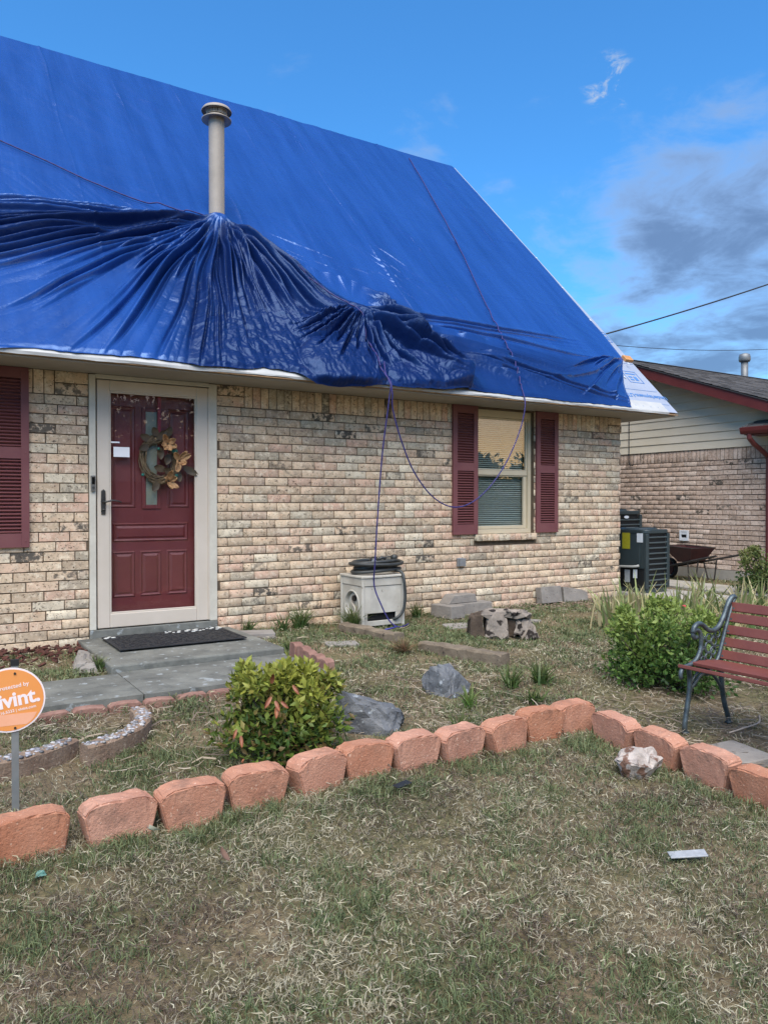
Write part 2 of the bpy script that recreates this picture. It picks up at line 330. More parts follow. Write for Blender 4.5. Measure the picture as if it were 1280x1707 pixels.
def lay_bricks(rects, fn, parent, mat, keep, near, dark=.25):
    """rects: (a0,a1,b0,b1,proud). The `keep` nearest become parts named brick, the rest one joined part"""
    rects = sorted(rects, key=lambda r: (fn((r[0] + r[1]) / 2, (r[2] + r[3]) / 2, 0) - near).length); V2 = []; F2 = []; C2 = []
    for i, r in enumerate(rects):
        V, F = brick_geo(*r); V = [fn(*v) for v in V]
        t = (random.random(), (random.random() ** 3) if random.random() < dark else random.random() * .12, random.random())
        if i < keep:
            c = sum(V, Vector()) / len(V); me = bpy.data.meshes.new('brick'); me.from_pydata([v - c for v in V], [], F)
            a = me.attributes.new('tint', 'FLOAT_COLOR', 'POINT'); a.data.foreach_set('color', (list(t) + [1.]) * len(V)); obj('brick', me, mat, parent, c)
        else:
            b = len(V2); V2 += V; F2 += [tuple(k + b for k in f) for f in F]; C2 += [t] * len(V)
    if V2:
        me = np_mesh('bricks', np.array([tuple(v) for v in V2]), np.array(F2), col=np.array(C2), colname='tint'); tag(obj('bricks', me, mat, parent), kind='stuff')
def running(a_lo, a_hi, b_lo, rows, ch, L, joint, holes, seed, third=.5):
    rn = random.Random(seed); out = []
    for r in range(rows):
        b0 = b_lo + r * ch + joint / 2; b1 = b_lo + (r + 1) * ch - joint / 2
        segs = [(a_lo, a_hi)]
        for (h0, h1, g0, g1) in holes:
            if b1 > g0 + .01 and b0 < g1 - .01:
                ns = []
                for (s0, s1) in segs:
                    if h1 <= s0 or h0 >= s1: ns.append((s0, s1)); continue
                    if h0 > s0: ns.append((s0, h0))
                    if h1 < s1: ns.append((h1, s1))
                segs = ns
        for (s0, s1) in segs:
            x = math.floor(s0 / L) * L - L + ((r % 2) * third) * L + rn.uniform(-.02, .02)
            while x < s1:
                e = x + L + rn.uniform(-.006, .006); p0 = max(x, s0); p1 = min(e, s1)
                if p1 - p0 > .035: out.append((p0 + (joint / 2 if p0 > s0 else .002), p1 - (joint / 2 if p1 < s1 else .002), b0, b1, rn.uniform(0, .003)))
                x = e
    return out
def front(a, b, d): return Vector((a, d, b))
CAMV = Vector((0, -6.62, 1.16))

# ------------------------------------------------------------------ the tarped brick house
house = thing('brick_house', 'tan speckled brick house with red door and blue tarp over its roof', 'house')
K = 1.033; AL = math.atan(K); CA, SA = math.cos(AL), math.sin(AL); RIDGE_Y = 4.0
def roofpt(x, s, h=0.): return (x, -.5 + s * CA - h * SA, 2.27 + s * SA + h * CA)
SR = (RIDGE_Y + .5) / CA
HX0, HX1, HY1 = -2.2, 7.64, 8.0
m = MB()   # mortar backing, with openings for door and window
YM, YB = .0062, .10
for lo, hi in [((HX0, -.2), (1.29, 2.235)), ((1.29, 2.2), (2.372, 2.235)), ((2.372, -.2), (5.335, 2.235)), ((5.335, -.2), (6.178, .81)), ((5.335, 2.205), (6.178, 2.235)), ((6.178, -.2), (HX1 - .012, 2.235))]:
    m.b2((lo[0], YM, lo[1]), (hi[0], YB, hi[1]))
m.b2((HX1 - .1, YB, -.2), (HX1 - .012, HY1, 2.235)); m.b2((HX0, HY1 - .1, -.2), (HX1 - .1, HY1, 2.235)); m.b2((HX0, YB, -.2), (HX0 + .1, HY1 - .1, 2.235))
wall = m.build('wall', M_mortar, house)
CH = .0787; Z0 = 2.028 - 26 * CH - CH
holes = [(1.285, 2.376, 0, 3), (5.335, 6.18, .815, 3)]
rects = running(HX0, HX1, Z0, 27, CH, .238, .0080, holes + [(5.30, 6.19, .735, .82)], 5, .45)
def soldiers(x0, x1, z0, z1):
    n = round((x1 - x0) / .0787); st = (x1 - x0) / n
    return [(x0 + k * st + .0037, x0 + (k + 1) * st - .0037, z0 + .005, z1 - .004, random.uniform(0, .003)) for k in range(n)]
rects += soldiers(HX0, 1.03, 2.028, 2.223) + soldiers(2.64, 5.335, 2.028, 2.223) + soldiers(6.18, 7.41, 2.028, 2.223)
for (x0, x1) in ((1.035, 1.285), (2.378, 2.635), (7.415, 7.64)):
    for k in range(2): rects.append((x0, x1, 2.03 + k * .097 + .004, 2.03 + (k + 1) * .097 - .005, .012 if (x0 > 7 and k == 0) else .002))
for k in range(11): x = 5.30 + k * .0809; rects.append((x + .003, x + .078, .742, .812, .045))        # rowlock sill
lay_bricks(rects, front, wall, M_brick, 300, CAMV, .16)
def side(a, b, d): return Vector((HX1 - d, a, b))
lay_bricks(running(.055, HY1, Z0, 28, CH, .238, .0080, [], 9, .5), side, wall, M_brick, 0, CAMV)
# soffit, eave edge, roof deck
M_soff = pm('grey soffit paint', '#8d877c', '#989287', 3, .7, .15, 30, pos=True)
M_ply = pm('raw plywood', '#8a6a4c', '#b08d66', 18, .85, .3, 60, pos=True)
M_und = pm('synthetic underlayment', '#878f9e', '#969daa', 2.2, .55, .12, 120, pos=True)
M_white = pm('white flashing', '#a3a3a0', '#b4b3ae', 5, .5, .1, 30, pos=True)
m = MB(); m.b2((HX0 - .4, -.485, 2.222), (8.05, .0, 2.234)); m.b2((HX1 - .0, .0, 2.222), (8.05, HY1 + .4, 2.234)); m.build('soffit', M_soff, house)
m = MB(); m.b2((HX0 - .4, -.482, 2.236), (8.05, -.44, 2.262)); m.build('fascia', M_soff, house)
m = MB(); x0, x1 = HX0 - .4, 8.075
def slab(m, x0, x1, s0, s1, h0, h1):
    P = [roofpt(x, s, h) for h in (h0, h1) for s in (s0, s1) for x in (x0, x1)]
    return m.add(P, [(0, 2, 3, 1), (4, 5, 7, 6), (0, 1, 5, 4), (2, 6, 7, 3), (0, 4, 6, 2), (1, 3, 7, 5)])
slab(m, x0, x1, 0, SR, -.016, 0)
bk = [(x, 2 * RIDGE_Y - y, z) for (x, y, z) in [roofpt(x, s, h) for h in (-.016, 0) for s in (0, SR) for x in (x0, x1)]]
m.add(bk, [(0, 1, 3, 2), (4, 6, 7, 5), (0, 4, 5, 1), (2, 3, 7, 6), (0, 2, 6, 4), (1, 5, 7, 3)])
roof = m.build('roof', M_ply, house)
m = MB(); slab(m, x0, x1 - .004, -.012, SR, .003, .006); und = m.build('underlayment', M_und, roof)
m = MB()   # white felt folded over the eave edge, waving a little
n = 120
for k in range(n + 1):
    x = x0 + (7.9 - x0) * k / n; dz = .012 * float(perlin(x * 1.7, .3, 21)) + .006 * float(perlin(x * 7, .9, 22))
    m.v += [roofpt(x, .16, .009), roofpt(x, .0, .011), (x, -.519 - .004 * math.sin(x * 9), 2.262), (x, -.517, 2.243 + dz)]
m.f = [(k * 4 + j, k * 4 + 4 + j, k * 4 + 5 + j, k * 4 + 1 + j) for k in range(n) for j in range(3)]
m.build('eave_flap', M_white, roof)
m = MB(); m.b2((x0, -.512, 2.236), (8.075, -.484, 2.2445)); m.build('plywood_edge', M_ply, roof)
m = MB(); m.prism([(-.5, 2.236), (2 * RIDGE_Y + .5, 2.236), (RIDGE_Y, 2.236 + (RIDGE_Y + .5) * K - .03)], 7.60, 7.64, lambda a, b, d: (d, a, b)); m.build('gable_wall', pm('gable siding', '#a59f92', '#b3ad9f', 3, .7), house)
m = MB()
P = [roofpt(x, s, h) for h in (.008, .045) for s in (1.0, 1.09) for x in (7.93, 8.07)]
m.add(P, [(0, 2, 3, 1), (4, 5, 7, 6), (0, 1, 5, 4), (2, 6, 7, 3), (0, 4, 6, 2), (1, 3, 7, 5)]); m.build('board_end', pm('fresh lumber', '#a87442', '#c48d55', 12, .8, .2, 50), roof)
# printing on the underlayment (sheet laid upside down)
M_print = pm('blue print', '#3f6da6', '#4d7ab0', 9, .6)
def on_roof(me, x, s, rot, name):
    o = obj(name, me, M_print, und); B = Matrix(((1, 0, 0), (0, CA, -SA), (0, SA, CA)))
    o.matrix_local = Matrix.Translation(Vector(roofpt(x, s, .0085))) @ B.to_4x4() @ Matrix.Rotation(rot, 4, 'Z'); return o
on_roof(text_mesh('Underlayment-LITE', .098, .0005, .002), 7.72, .27, math.pi, 'lettering')
def logo(w, h):
    m = MB(); t = .012
    for lo, hi in [((-w, -h), (w, -h + t)), ((-w, h - t), (w, h)), ((-w, -h + t), (-w + t, h - t)), ((w - t, -h + t), (w, h - t)), ((-w * .7, -h * .62), (w * .7, -h * .42)), ((-w * .55, -.1 * h), (-w * .1, h * .6)), ((w * .1, -.1 * h), (w * .6, .15 * h)), ((w * .1, .35 * h), (w * .6, h * .6))]:
        m.b2(lo + (0,), hi + (.0006,))
    return m.mesh('logo')
on_roof(logo(.13, .12), 7.80, .66, math.pi, 'logo'); on_roof(logo(.055, .12), 8.0, 1.55, math.pi, 'logo')
m = MB(); m.b2((-.42, 0, 0), (.36, .005, .0006)); on_roof(m.mesh('line'), 7.66, .385, 0, 'print_line'); 
m = MB(); m.b2((-.36, 0, 0), (.4, .005, .0006)); on_roof(m.mesh('line'), 7.64, .13, 0, 'print_line'); m = MB(); m.b2((-.12, 0, 0), (.1, .005, .0006)); on_roof(m.mesh('line'), 7.95, .95, 0, 'print_line')
for k in range(5):
    m = MB(); m.lathe([(.016, 0), (.014, .003), (.003, .004)], 10); q = m.build('cap_nail', pm('grey plastic cap', '#8d96a3'), roof, roofpt(7.36 + k * .135, .06, .007)); q.rotation_euler = (AL, 0, 0)
# --- door
M_trim = pm('cream door casing', '#c6c0b0', '#b5ae9f', 7, .6, .15, 40, pos=True)
M_alu = pm('almond storm door frame', '#bcb0a0', '#c3b7a8', 5, .45, 0, pos=True)
M_red = pm('dark red door paint', '#5a2324', '#652b2b', 5, .42, .05, 60, pos=True)
m = MB(); m.b2((1.289, -.02, .115), (1.340, .06, 2.215)); m.b2((2.302, -.02, .115), (2.372, .06, 2.215)); m.b2((1.340, -.018, 2.185), (2.302, .06, 2.2205)); m.build('door_casing', M_trim, house, bevel=.004)
m = MB(); m.b2((1.342, .052, .115), (1.37, .13, 2.183)); m.b2((2.27, .052, .115), (2.30, .13, 2.183)); m.b2((1.37, .052, 2.15), (2.27, .13, 2.183)); m.build('door_jamb', M_trim, house)
m = MB(); m.b2((1.289, -.028, .0), (2.372, .16, .113)); m.build('threshold', M_conc, house, bevel=.006)
def ring(m, x0, x1, z0, z1, wl, wr, wb, wt, y0, y1):
    m.b2((x0, y0, z0), (x0 + wl, y1, z1)); m.b2((x1 - wr, y0, z0), (x1, y1, z1)); m.b2((x0 + wl, y0, z0), (x1 - wr, y1, z0 + wb)); m.b2((x0 + wl, y0, z1 - wt), (x1 - wr, y1, z1)); return m
m = MB(); ring(m, 1.352, 2.292, .122, 2.178, .098, .105, .115, .09, -.012, .024); sd = m.build('storm_door', M_alu, house, bevel=.006)
m = MB(); ring(m, 1.449, 2.188, .236, 2.089, .014, .014, .014, .014, -.006, .018); m.build('glazing_bead', M_alu, sd, bevel=.003)
m = MB(); m.b2((1.46, .004, .245), (2.18, .008, 2.08)); m.build('glass', glass_mat('storm door glass', 1.45), sd)
m = MB(); m.box((2.296, -.016, 1.15), (.012, .012, 2.05)); m.build('hinge_rail', M_alu, sd)
M_pew = pm('dark pewter', '#4a4845', '#5c5a56', 20, .35, 0, metal=.8)
m = MB(); m.prism([(-.017, -.09), (.017, -.09), (.02, 0), (.017, .105), (0, .12), (-.017, .105), (-.02, 0)], -.022, -.0125, lambda a, b, d: (1.398 + a, d, 1.155 + b)); hd = m.build('handle', M_pew, sd, bevel=.003)
m = MB(); m.tube([(1.398, -.018, 1.17), (1.398, -.055, 1.17), (1.42, -.066, 1.172), (1.46, -.064, 1.182), (1.50, -.06, 1.178), (1.535, -.056, 1.165)], [.010, .009, .008, .0075, .007, .006], 8); m.lathe([(.011, 0), (.011, .01)], 10, (1.398, -.03, 1.1)); m.build('lever', M_pew, sd, smooth=True)
m = MB(); m.b2((1.375, .075, .125), (2.265, .115, 2.148)); ed = m.build('entry_door', M_red, house)
def panel(x0, x1, z0, z1, mat=M_red):
    y = .0745; m = MB(); i = .02; j = .045
    def rg(k, yy): return [(x0 + k, yy, z0 + k), (x1 - k, yy, z0 + k), (x1 - k, yy, z1 - k), (x0 + k, yy, z1 - k)]
    vs = rg(0, y) + rg(.010, y - .008) + rg(i, y - .002) + rg(i + .006, y + .0) + rg(j, y - .009)
    fs = [(a * 4 + k, a * 4 + (k + 1) % 4, a * 4 + 4 + (k + 1) % 4, a * 4 + 4 + k) for a in range(4) for k in range(4)] + [(16, 17, 18, 19)]
    m.add(vs, fs); return m.build('panel', mat, ed)
panel(1.47, 1.68, 1.12, 1.98); panel(1.955, 2.145, 1.12, 1.98); panel(1.49, 2.135, .83, .99)
for x in (1.49, 1.715, 1.945): panel(x, x + .185, .36, .75)
m = MB(); ring(m, 1.735, 1.895, 1.11, 1.98, .032, .032, .035, .035, .062, .0745); m.build('lite_frame', M_red, ed, bevel=.004)
m = MB(); m.b2((1.768, .066, 1.146), (1.862, .073, 1.944)); m.build('frosted_lite', pm('frosted glass', '#6d7468', '#7f867a', 6, .3, .3, 60, pos=True), ed)
M_card = pm('white card', '#d9d9d9', '#e4e4e4', 4, .6)
m = MB(); m.b2((1.483, -.0085, 1.545), (1.613, -.0072, 1.628)); tag(m.build('note_card', M_card), 'white paper card stuck to the storm door glass left of the wreath', 'card')
m = MB(); m.b2((1.462, -.0085, 1.660), (1.532, -.0072, 1.672)); tag(m.build('paper_strip', M_card), 'thin white paper strip on the storm door just above the card', 'paper')
m = MB(); m.b2((1.298, -.042, 1.255), (1.332, -.0205, 1.385)); db = m.build('doorbell', pm('doorbell grey', '#5f5c57', None, rough=.4), house, bevel=.004)
m = MB(); m.b2((1.304, -.045, 1.315), (1.327, -.0425, 1.372)); m.build('camera_window', pm('gloss black', '#0b0b0c', None, rough=.12), db); m = MB(); m.tube([(1.315, -.0422, 1.285), (1.315, -.046, 1.285)], .010, 12); m.build('button', M_pew, db)
# --- window
M_win = pm('beige vinyl window', '#b8ab90', '#c2b59a', 5, .5, 0, pos=True)
m = MB(); ring(m, 5.337, 6.176, .815, 2.203, .045, .045, .05, .08, .045, .10); win = m.build('window', M_win, house, bevel=.004)
m = MB(); m.b2((5.384, .06, 1.475), (6.129, .095, 1.53)); m.build('meeting_rail', M_win, win, bevel=.004)
m = MB(); ring(m, 5.384, 6.129, .868, 1.473, .032, .045, .035, .012, .072, .10); m.build('lower_sash', M_win, win, bevel=.003)
m = MB(); ring(m, 5.384, 6.129, 1.532, 2.121, .012, .02, .012, .02, .062, .09); m.build('upper_sash', M_win, win, bevel=.003)
GW = glass_mat('window glass', 1.95)
m = MB(); m.b2((5.398, .074, 1.545), (6.107, .078, 2.10)); m.build('pane', GW, win)
m = MB(); m.b2((5.417, .086, .905), (6.082, .090, 1.459)); m.build('pane', GW, win)
M_bl = pm('grey green blind', '#8b988e', '#98a59b', 3, .6, pos=True); sl = MB(); sl.box((0, 0, 0), (.72, .026, .0018), (R(38), 0, 0)); slm = sl.mesh('blind_slat'); slm.materials.append(M_bl)
for k in range(56):
    o_ = bpy.data.objects.new('blind_slat', slm); COL.objects.link(o_); o_.parent = win; o_.location = (5.755 + random.uniform(-.002, .002), .135, .885 + k * .0222); o_.rotation_euler = (random.uniform(-.06, .06), random.uniform(-.002, .002), 0)
m = MB(); m.b2((5.34, .16, .8), (6.18, .6, .83)); m.b2((5.34, .58, .83), (6.18, .6, 2.2)); m.b2((5.338, .101, .81), (5.345, .6, 2.2)); m.b2((6.17, .101, .81), (6.177, .6, 2.2)); m.b2((5.345, .101, 2.14), (6.17, .6, 2.15)); m.build('room_box', pm('dim room', '#35352f', None, rough=.9), win)
m = MB(); m.b2((5.337, .03, 2.2055), (6.176, .05, 2.2215)); m.build('window_head', M_soff, win)
# --- shutters
M_shut = pm('faded maroon vinyl', '#68383a', '#724443', 4, .65, .08, 80, pos=True)
def shutter(x0, x1, z0, z1, top=.07, mid=True):
    st = .058; m = MB(); zc = z0 + (z1 - z0) * .525; y0, y1 = -.034, -.004
    m.b2((x0, y0, z0), (x0 + st, y1, z1)); m.b2((x1 - st, y0, z0), (x1, y1, z1))
    rails = [(z0, z0 + .11), (zc - .045, zc + .045), (z1 - top, z1)]
    for a, b in rails: m.b2((x0 + st, y0 + .001, a), (x1 - st, y1, b))
    m.b2((x0 + st, y1 - .004, z0 + .1), (x1 - st, y1 - .001, z1 - top))
    s = m.build('shutter', M_shut, house, bevel=.004)
    lm = MB(); w = x1 - x0 - 2 * st; lm.prism([(-.012, -.004), (.0, -.012), (.012, -.002), (.012, .010)], -w / 2, w / 2, lambda a, b, d: (d, a, b)); me = lm.mesh('louver'); me.materials.append(M_shut)
    for a, b in ((rails[0][1], rails[1][0]), (rails[1][1], rails[2][0])):
        n = int((b - a) / .0268); step = (b - a) / n
        for k in range(n):
            o_ = bpy.data.objects.new('louver', me); COL.objects.link(o_); o_.parent = s; o_.location = ((x0 + x1) / 2, -.022, a + (k + .5) * step)
    for z in (z0 + .05, zc, z1 - .04):
        for x in (x0 + .028, x1 - .028):
            k = MB(); k.lathe([(.006, 0), (.006, .003), (.002, .004)], 8); q = k.build('screw', M_shut, s, (x, y0, z)); q.rotation_euler = (R(90), 0, 0)
    return s
shutter(4.992, 5.330, .818, 2.219, .085); shutter(6.196, 6.535, .818, 2.219, .085); shutter(.50, .838, .812, 2.219, .085)
# --- small fixtures
M_gal = pm('weathered steel box', '#86888a', '#9a9b9a', 12, .45, .1, 50, metal=.5)
m = MB(); m.b2((5.055, -.035, .475), (5.125, .0, .565)); ob = m.build('outlet_box', M_gal, house, bevel=.004); m = MB(); m.b2((5.068, -.05, .478), (5.15, -.037, .562)); m.build('cover_flap', M_gal, ob, bevel=.003)
m = MB(); m.b2((7.642, .45, 1.05), (7.74, .62, 1.35)); eb = m.build('disconnect_box', pm('blue grey enamel', '#7e8d9c', '#8b99a6', 4, .45), house, bevel=.008)
m = MB(); m.tube([(7.69, .5, 1.35), (7.69, .47, 1.45), (7.66, .4, 1.6), (7.66, .4, 2.1)], .012, 8); m.tube([(7.68, .56, 1.05), (7.68, .56, .5), (7.72, .5, .1)], .014, 8); m.build('conduit', M_gal, house, smooth=True)
# --- flue
fl = thing('flue_pipe', 'tall beige metal flue pipe with louvred round cap poking through the blue tarp', 'flue', (2.85, 1.30, 4.05))
M_flue = pm('beige flue paint', '#8f8578', '#9c9184', 4, .55, .1, 30)
m = MB(); m.lathe([(.083, -.4), (.083, 1.24)], 32, caps=False); m.build('pipe', M_flue, fl, smooth=True)
m = MB(); m.box((.048, -.0685, .42), (.006, .006, 1.64), (0, 0, R(35))); m.build('seam', M_flue, fl)
m = MB(); m.lathe([(.083, 1.20), (.155, 1.175), (.157, 1.185), (.10, 1.222), (.10, 1.225)], 32, caps=False); m.build('storm_collar', M_flue, fl, smooth=True)
m = MB(); m.lathe([(.085, 1.22), (.085, 1.30)], 24, caps=False); m.build('core', pm('dark core', '#1b1815', None, rough=.9), fl)  # plain dark cylinder behind the vent slots
m = MB()
for k in range(40):
    if k % 10 in (0, 1): continue
    a = 2 * math.pi * k / 40; m.box((.107 * math.cos(a), .107 * math.sin(a), 1.255), (.006, .009, .055), (0, 0, a))
for k in range(4):
    a = 2 * math.pi * (k * 10 + .5) / 40; m.box((.107 * math.cos(a), .107 * math.sin(a), 1.255), (.006, .034, .055), (0, 0, a))
m.build('vent_band', M_flue, fl)
m = MB(); m.lathe([(.104, 1.225), (.112, 1.225), (.112, 1.232), (.104, 1.232)], 32, caps=False); m.lathe([(.10, 1.278), (.115, 1.278), (.115, 1.285)], 32, caps=False); m.lathe([(.158, 1.268), (.160, 1.276), (.14, 1.305), (.09, 1.326), (.03, 1.335), (.001, 1.336)], 32, caps=False); m.build('cap', M_flue, fl, smooth=True)
# ------------------------------------------------------------------ neighbouring house
nb = thing('neighbour_house', 'neighbouring brown brick house with beige siding gable and maroon trim', 'house', (0, 0, 0))
NX = 10.6; NRY, NRZ, NEY = 2.5, 3.64, -.95; NSL = (NRZ - 2.38) / (NRY - NEY)
m = MB(); m.b2((NX + .012, -2.6, -.2), (NX + .2, 2 * NRY + 1, 2.0)); m.build_ = None
nwall = m.build('wall', M_mortar2, nb)
def nside(a, b, d): return Vector((NX + d, a, b))
nr = running(-2.6, 5.6, .14, 22, .0762, .235, .011, [], 31, .5)
zs = .14 + 22 * .0762
nn = int(8.2 / .072); nr += [(-2.6 + k * .072 + .005, -2.6 + (k + 1) * .072 - .005, zs + .006, 1.995, 0.) for k in range(nn)]
lay_bricks(nr, nside, nwall, M_brick2, 300, Vector((8.5, -.5, 1.2)), .1)
m = MB(); m.b2((NX - .015, -2.6, -.2), (NX + .1, 6, .138)); m.build('foundation', M_conc2, nb)
M_sid = pm('beige vinyl siding', '#c6bba4', '#cec4b0', 2, .55, 0, pos=True)
z = 2.0; k = 0
while z < NRZ - .1:
    z1 = min(z + .128, NRZ - .05)
    def yl(zz): return NRY - (NRZ - .02 - zz) / NSL
    a0 = max(yl(z), -8); a1 = 2 * NRY - yl(z); b0 = yl(z1); b1 = 2 * NRY - yl(z1)
    if z < 2.4: a0, b0 = min(a0, -1.0), min(b0, -1.0)
    m = MB(); yo = NX - .022
    P = [(yo, a0, z), (yo, a1, z), (yo + .016, b1, z1), (yo + .016, b0, z1), (yo + .02, a0, z + .001), (yo + .02, a1, z + .001)]
    m.add(P, [(0, 3, 2, 1), (0, 1, 5, 4)]); m.build('siding_board', M_sid, nb); z += .128; k += 1
m = MB(); m.prism([(-.9, 2.0), (2 * NRY + .9, 2.0), (NRY, NRZ - .1)], NX, NX + .1, lambda a, b, d: (d, a, b)); m.build('gable_backing', M_sid, nb)
M_mar = pm('maroon trim', '#55211f', '#612825', 4, .5, pos=True)
def nroof(y): return NRZ - abs(y - NRY) * NSL
m = MB()
for sgn in (-1, 1):
    ye = NRY + sgn * (NRY - NEY); m.prism([(NRY, NRZ - .015), (ye, nroof(ye) - .015), (ye, nroof(ye) - .17), (NRY, NRZ - .17)], NX - .40, NX - .375, lambda a, b, d: (d, a, b))
m.build('rake_board', M_mar, nb)
m = MB()
for sgn in (-1, 1):
    ye = NRY + sgn * (NRY - NEY); m.prism([(NRY, NRZ - .09), (ye, nroof(ye) - .09), (ye, nroof(ye) - .10), (NRY, NRZ - .10)], NX - .374, NX - .0, lambda a, b, d: (d, a, b))
m.build('rake_soffit', M_mar, nb)
m = MB()
for sgn in (-1, 1):
    ye = NRY + sgn * (NRY - NEY); m.prism([(NRY, NRZ), (ye, nroof(ye)), (ye, nroof(ye) - .014), (NRY, NRZ - .014)], NX - .42, NX + 9, lambda a, b, d: (d, a, b))
nroofo = m.build('roof', pm('roof felt', '#3a3a3c', None, rough=.9), nb)
M_shg = pm('shingle', '#47474a', '#6c6560', 5, .95, .6, 160, attr='col')
V = []; F = []; Cc = []
for r in range(26):
    y0 = NEY + r * .143; y1 = y0 + .16; x = NX - .425 - random.uniform(0, .2)
    while x < NX + 8:
        w = random.uniform(.16, .36); a = max(x, NX - .425); b = x + w - .004
        if b > a and y1 < NRY + .03:
            t = .006 + random.choice((0, .004)); g = random.uniform(.045, .12); z0, z1 = nroof(y0) + .012, nroof(min(y1, NRY)) + .003
            n0 = len(V); V += [(a, y0, z0 + t), (b, y0, z0 + t), (b, min(y1, NRY), z1 + t), (a, min(y1, NRY), z1 + t), (a, y0, z0 - .012), (b, y0, z0 - .012)]
            F += [(n0, n0 + 1, n0 + 2, n0 + 3), (n0 + 4, n0 + 5, n0 + 1, n0), (n0 + 4, n0, n0 + 3, n0 + 3)]; Cc += [(g * 1.05, g, g * .98)] * 6
        x += w
F = [f for f in F if len(set(f)) == 4]
me = np_mesh('shingles', np.array(V), np.array(F), col=np.array(Cc)); tag(obj('shingles', me, M_shg, nroofo), kind='stuff')
m = MB(); m.tube([(NX - .42, NRY, NRZ + .012), (NX + 8, NRY, NRZ + .012)], .05, 8, flat=.3); m.build('ridge_cap', pm('ridge shingle', '#3f4042', None, rough=.9), nroofo)
# lower wing with gutter and downspout
m = MB(); m.prism([(NX - .38, 2.245), (NX + 2.2, 3.0), (NX + 2.2, 2.98), (NX - .38, 2.225)], -2.7, .02, lambda a, b, d: (a, d, b)); m.build('wing_roof', M_shg, nb)
V = []; F = []; Cc = []
for r in range(8):
    x0 = NX - .39 + r * .14; y = -2.7
    while y < .0:
        w = random.uniform(.16, .36); b = min(y + w - .004, .025); g = random.uniform(.045, .12); zz = lambda xx: 2.25 + (xx - NX + .38) * .2926; n0 = len(V); t = random.choice((.004, .008))
        V += [(x0, y, zz(x0) + t + .008), (x0, b, zz(x0) + t + .008), (x0 + .16, b, zz(x0 + .16) + t), (x0 + .16, y, zz(x0 + .16) + t), (x0, y, zz(x0) - .004), (x0, b, zz(x0) - .004)]; F += [(n0, n0 + 1, n0 + 2, n0 + 3), (n0 + 4, n0 + 5, n0 + 1, n0)]; Cc += [(g * 1.05, g, g * .98)] * 6; y += w
me = np_mesh('shingles', np.array(V), np.array(F), col=np.array(Cc)); tag(obj('shingles', me, M_shg, nb), kind='stuff')
m = MB(); m.prism([(NX - .50, 2.235), (NX - .40, 2.235), (NX - .40, 2.14), (NX - .47, 2.14), (NX - .49, 2.18)], -2.7, .0, lambda a, b, d: (a, d, b)); m.build('gutter', M_mar, nb, bevel=.006)
m = MB(); m.b2((NX - .395, -2.7, 2.13), (NX + .0, -.01, 2.15)); m.build('wing_soffit', M_mar, nb)
m = MB(); m.tube([(NX - .44, -.12, 2.15), (NX - .44, -.12, 2.08), (NX - .36, -.14, 2.0), (NX - .18, -.16, 1.9), (NX - .06, -.17, 1.83), (NX - .05, -.17, 1.7), (NX - .05, -.17, .15)], .038, 8, flat=.8); m.build('downspout', M_mar, nb, smooth=False)
# dryer vent, wall cable, roof vent
M_wp = pm('white plastic', '#c8ccd0', '#d3d6d9', 5, .4)
m = MB(); ring2 = lambda m, y0, y1, z0, z1, w, x0, x1: (m.b2((x0, y0, z0), (x1, y0 + w, z1)), m.b2((x0, y1 - w, z0), (x1, y1, z1)), m.b2((x0, y0 + w, z0), (x1, y1 - w, z0 + w)), m.b2((x0, y0 + w, z1 - w), (x1, y1 - w, z1)))
ring2(m, 1.18, 1.34, .555, .725, .028, NX - .035, NX); m.b2((NX - .03, 1.208, .655), (NX, 1.312, .697)); m.b2((NX - .03, 1.208, .583), (NX, 1.312, .605)); dv = m.build('dryer_vent', M_wp, nb, bevel=.004); m = MB(); m.b2((NX - .012, 1.208, .605), (NX - .004, 1.312, .655)); m.build('opening', pm('vent dark', '#15171a', None), dv)
m = MB(); m.tube([(NX - .03, 2.36, 2.6), (NX - .03, 2.36, 1.85), (NX - .03, 2.33, 1.80), (NX - .03, 2.28, 1.80), (NX - .03, 2.26, 1.83)], .008, 6); m.build('wall_cable', pm('black cable', '#16171a', None, rough=.5), nb, smooth=True)
m = MB(); m.lathe([(.07, -.4), (.07, .42)], 18, (14.7, 2.9, 3.67)); m.lathe([(.10, .40), (.115, .43), (.115, .5), (.10, .55), (.05, .57), (.002, .575)], 18, (14.7, 2.9, 3.67)); m.build('roof_vent', pm('galvanised grey', '#6a6c6c', '#7c7e7d', 6, .5, metal=.4), nb, smooth=True)

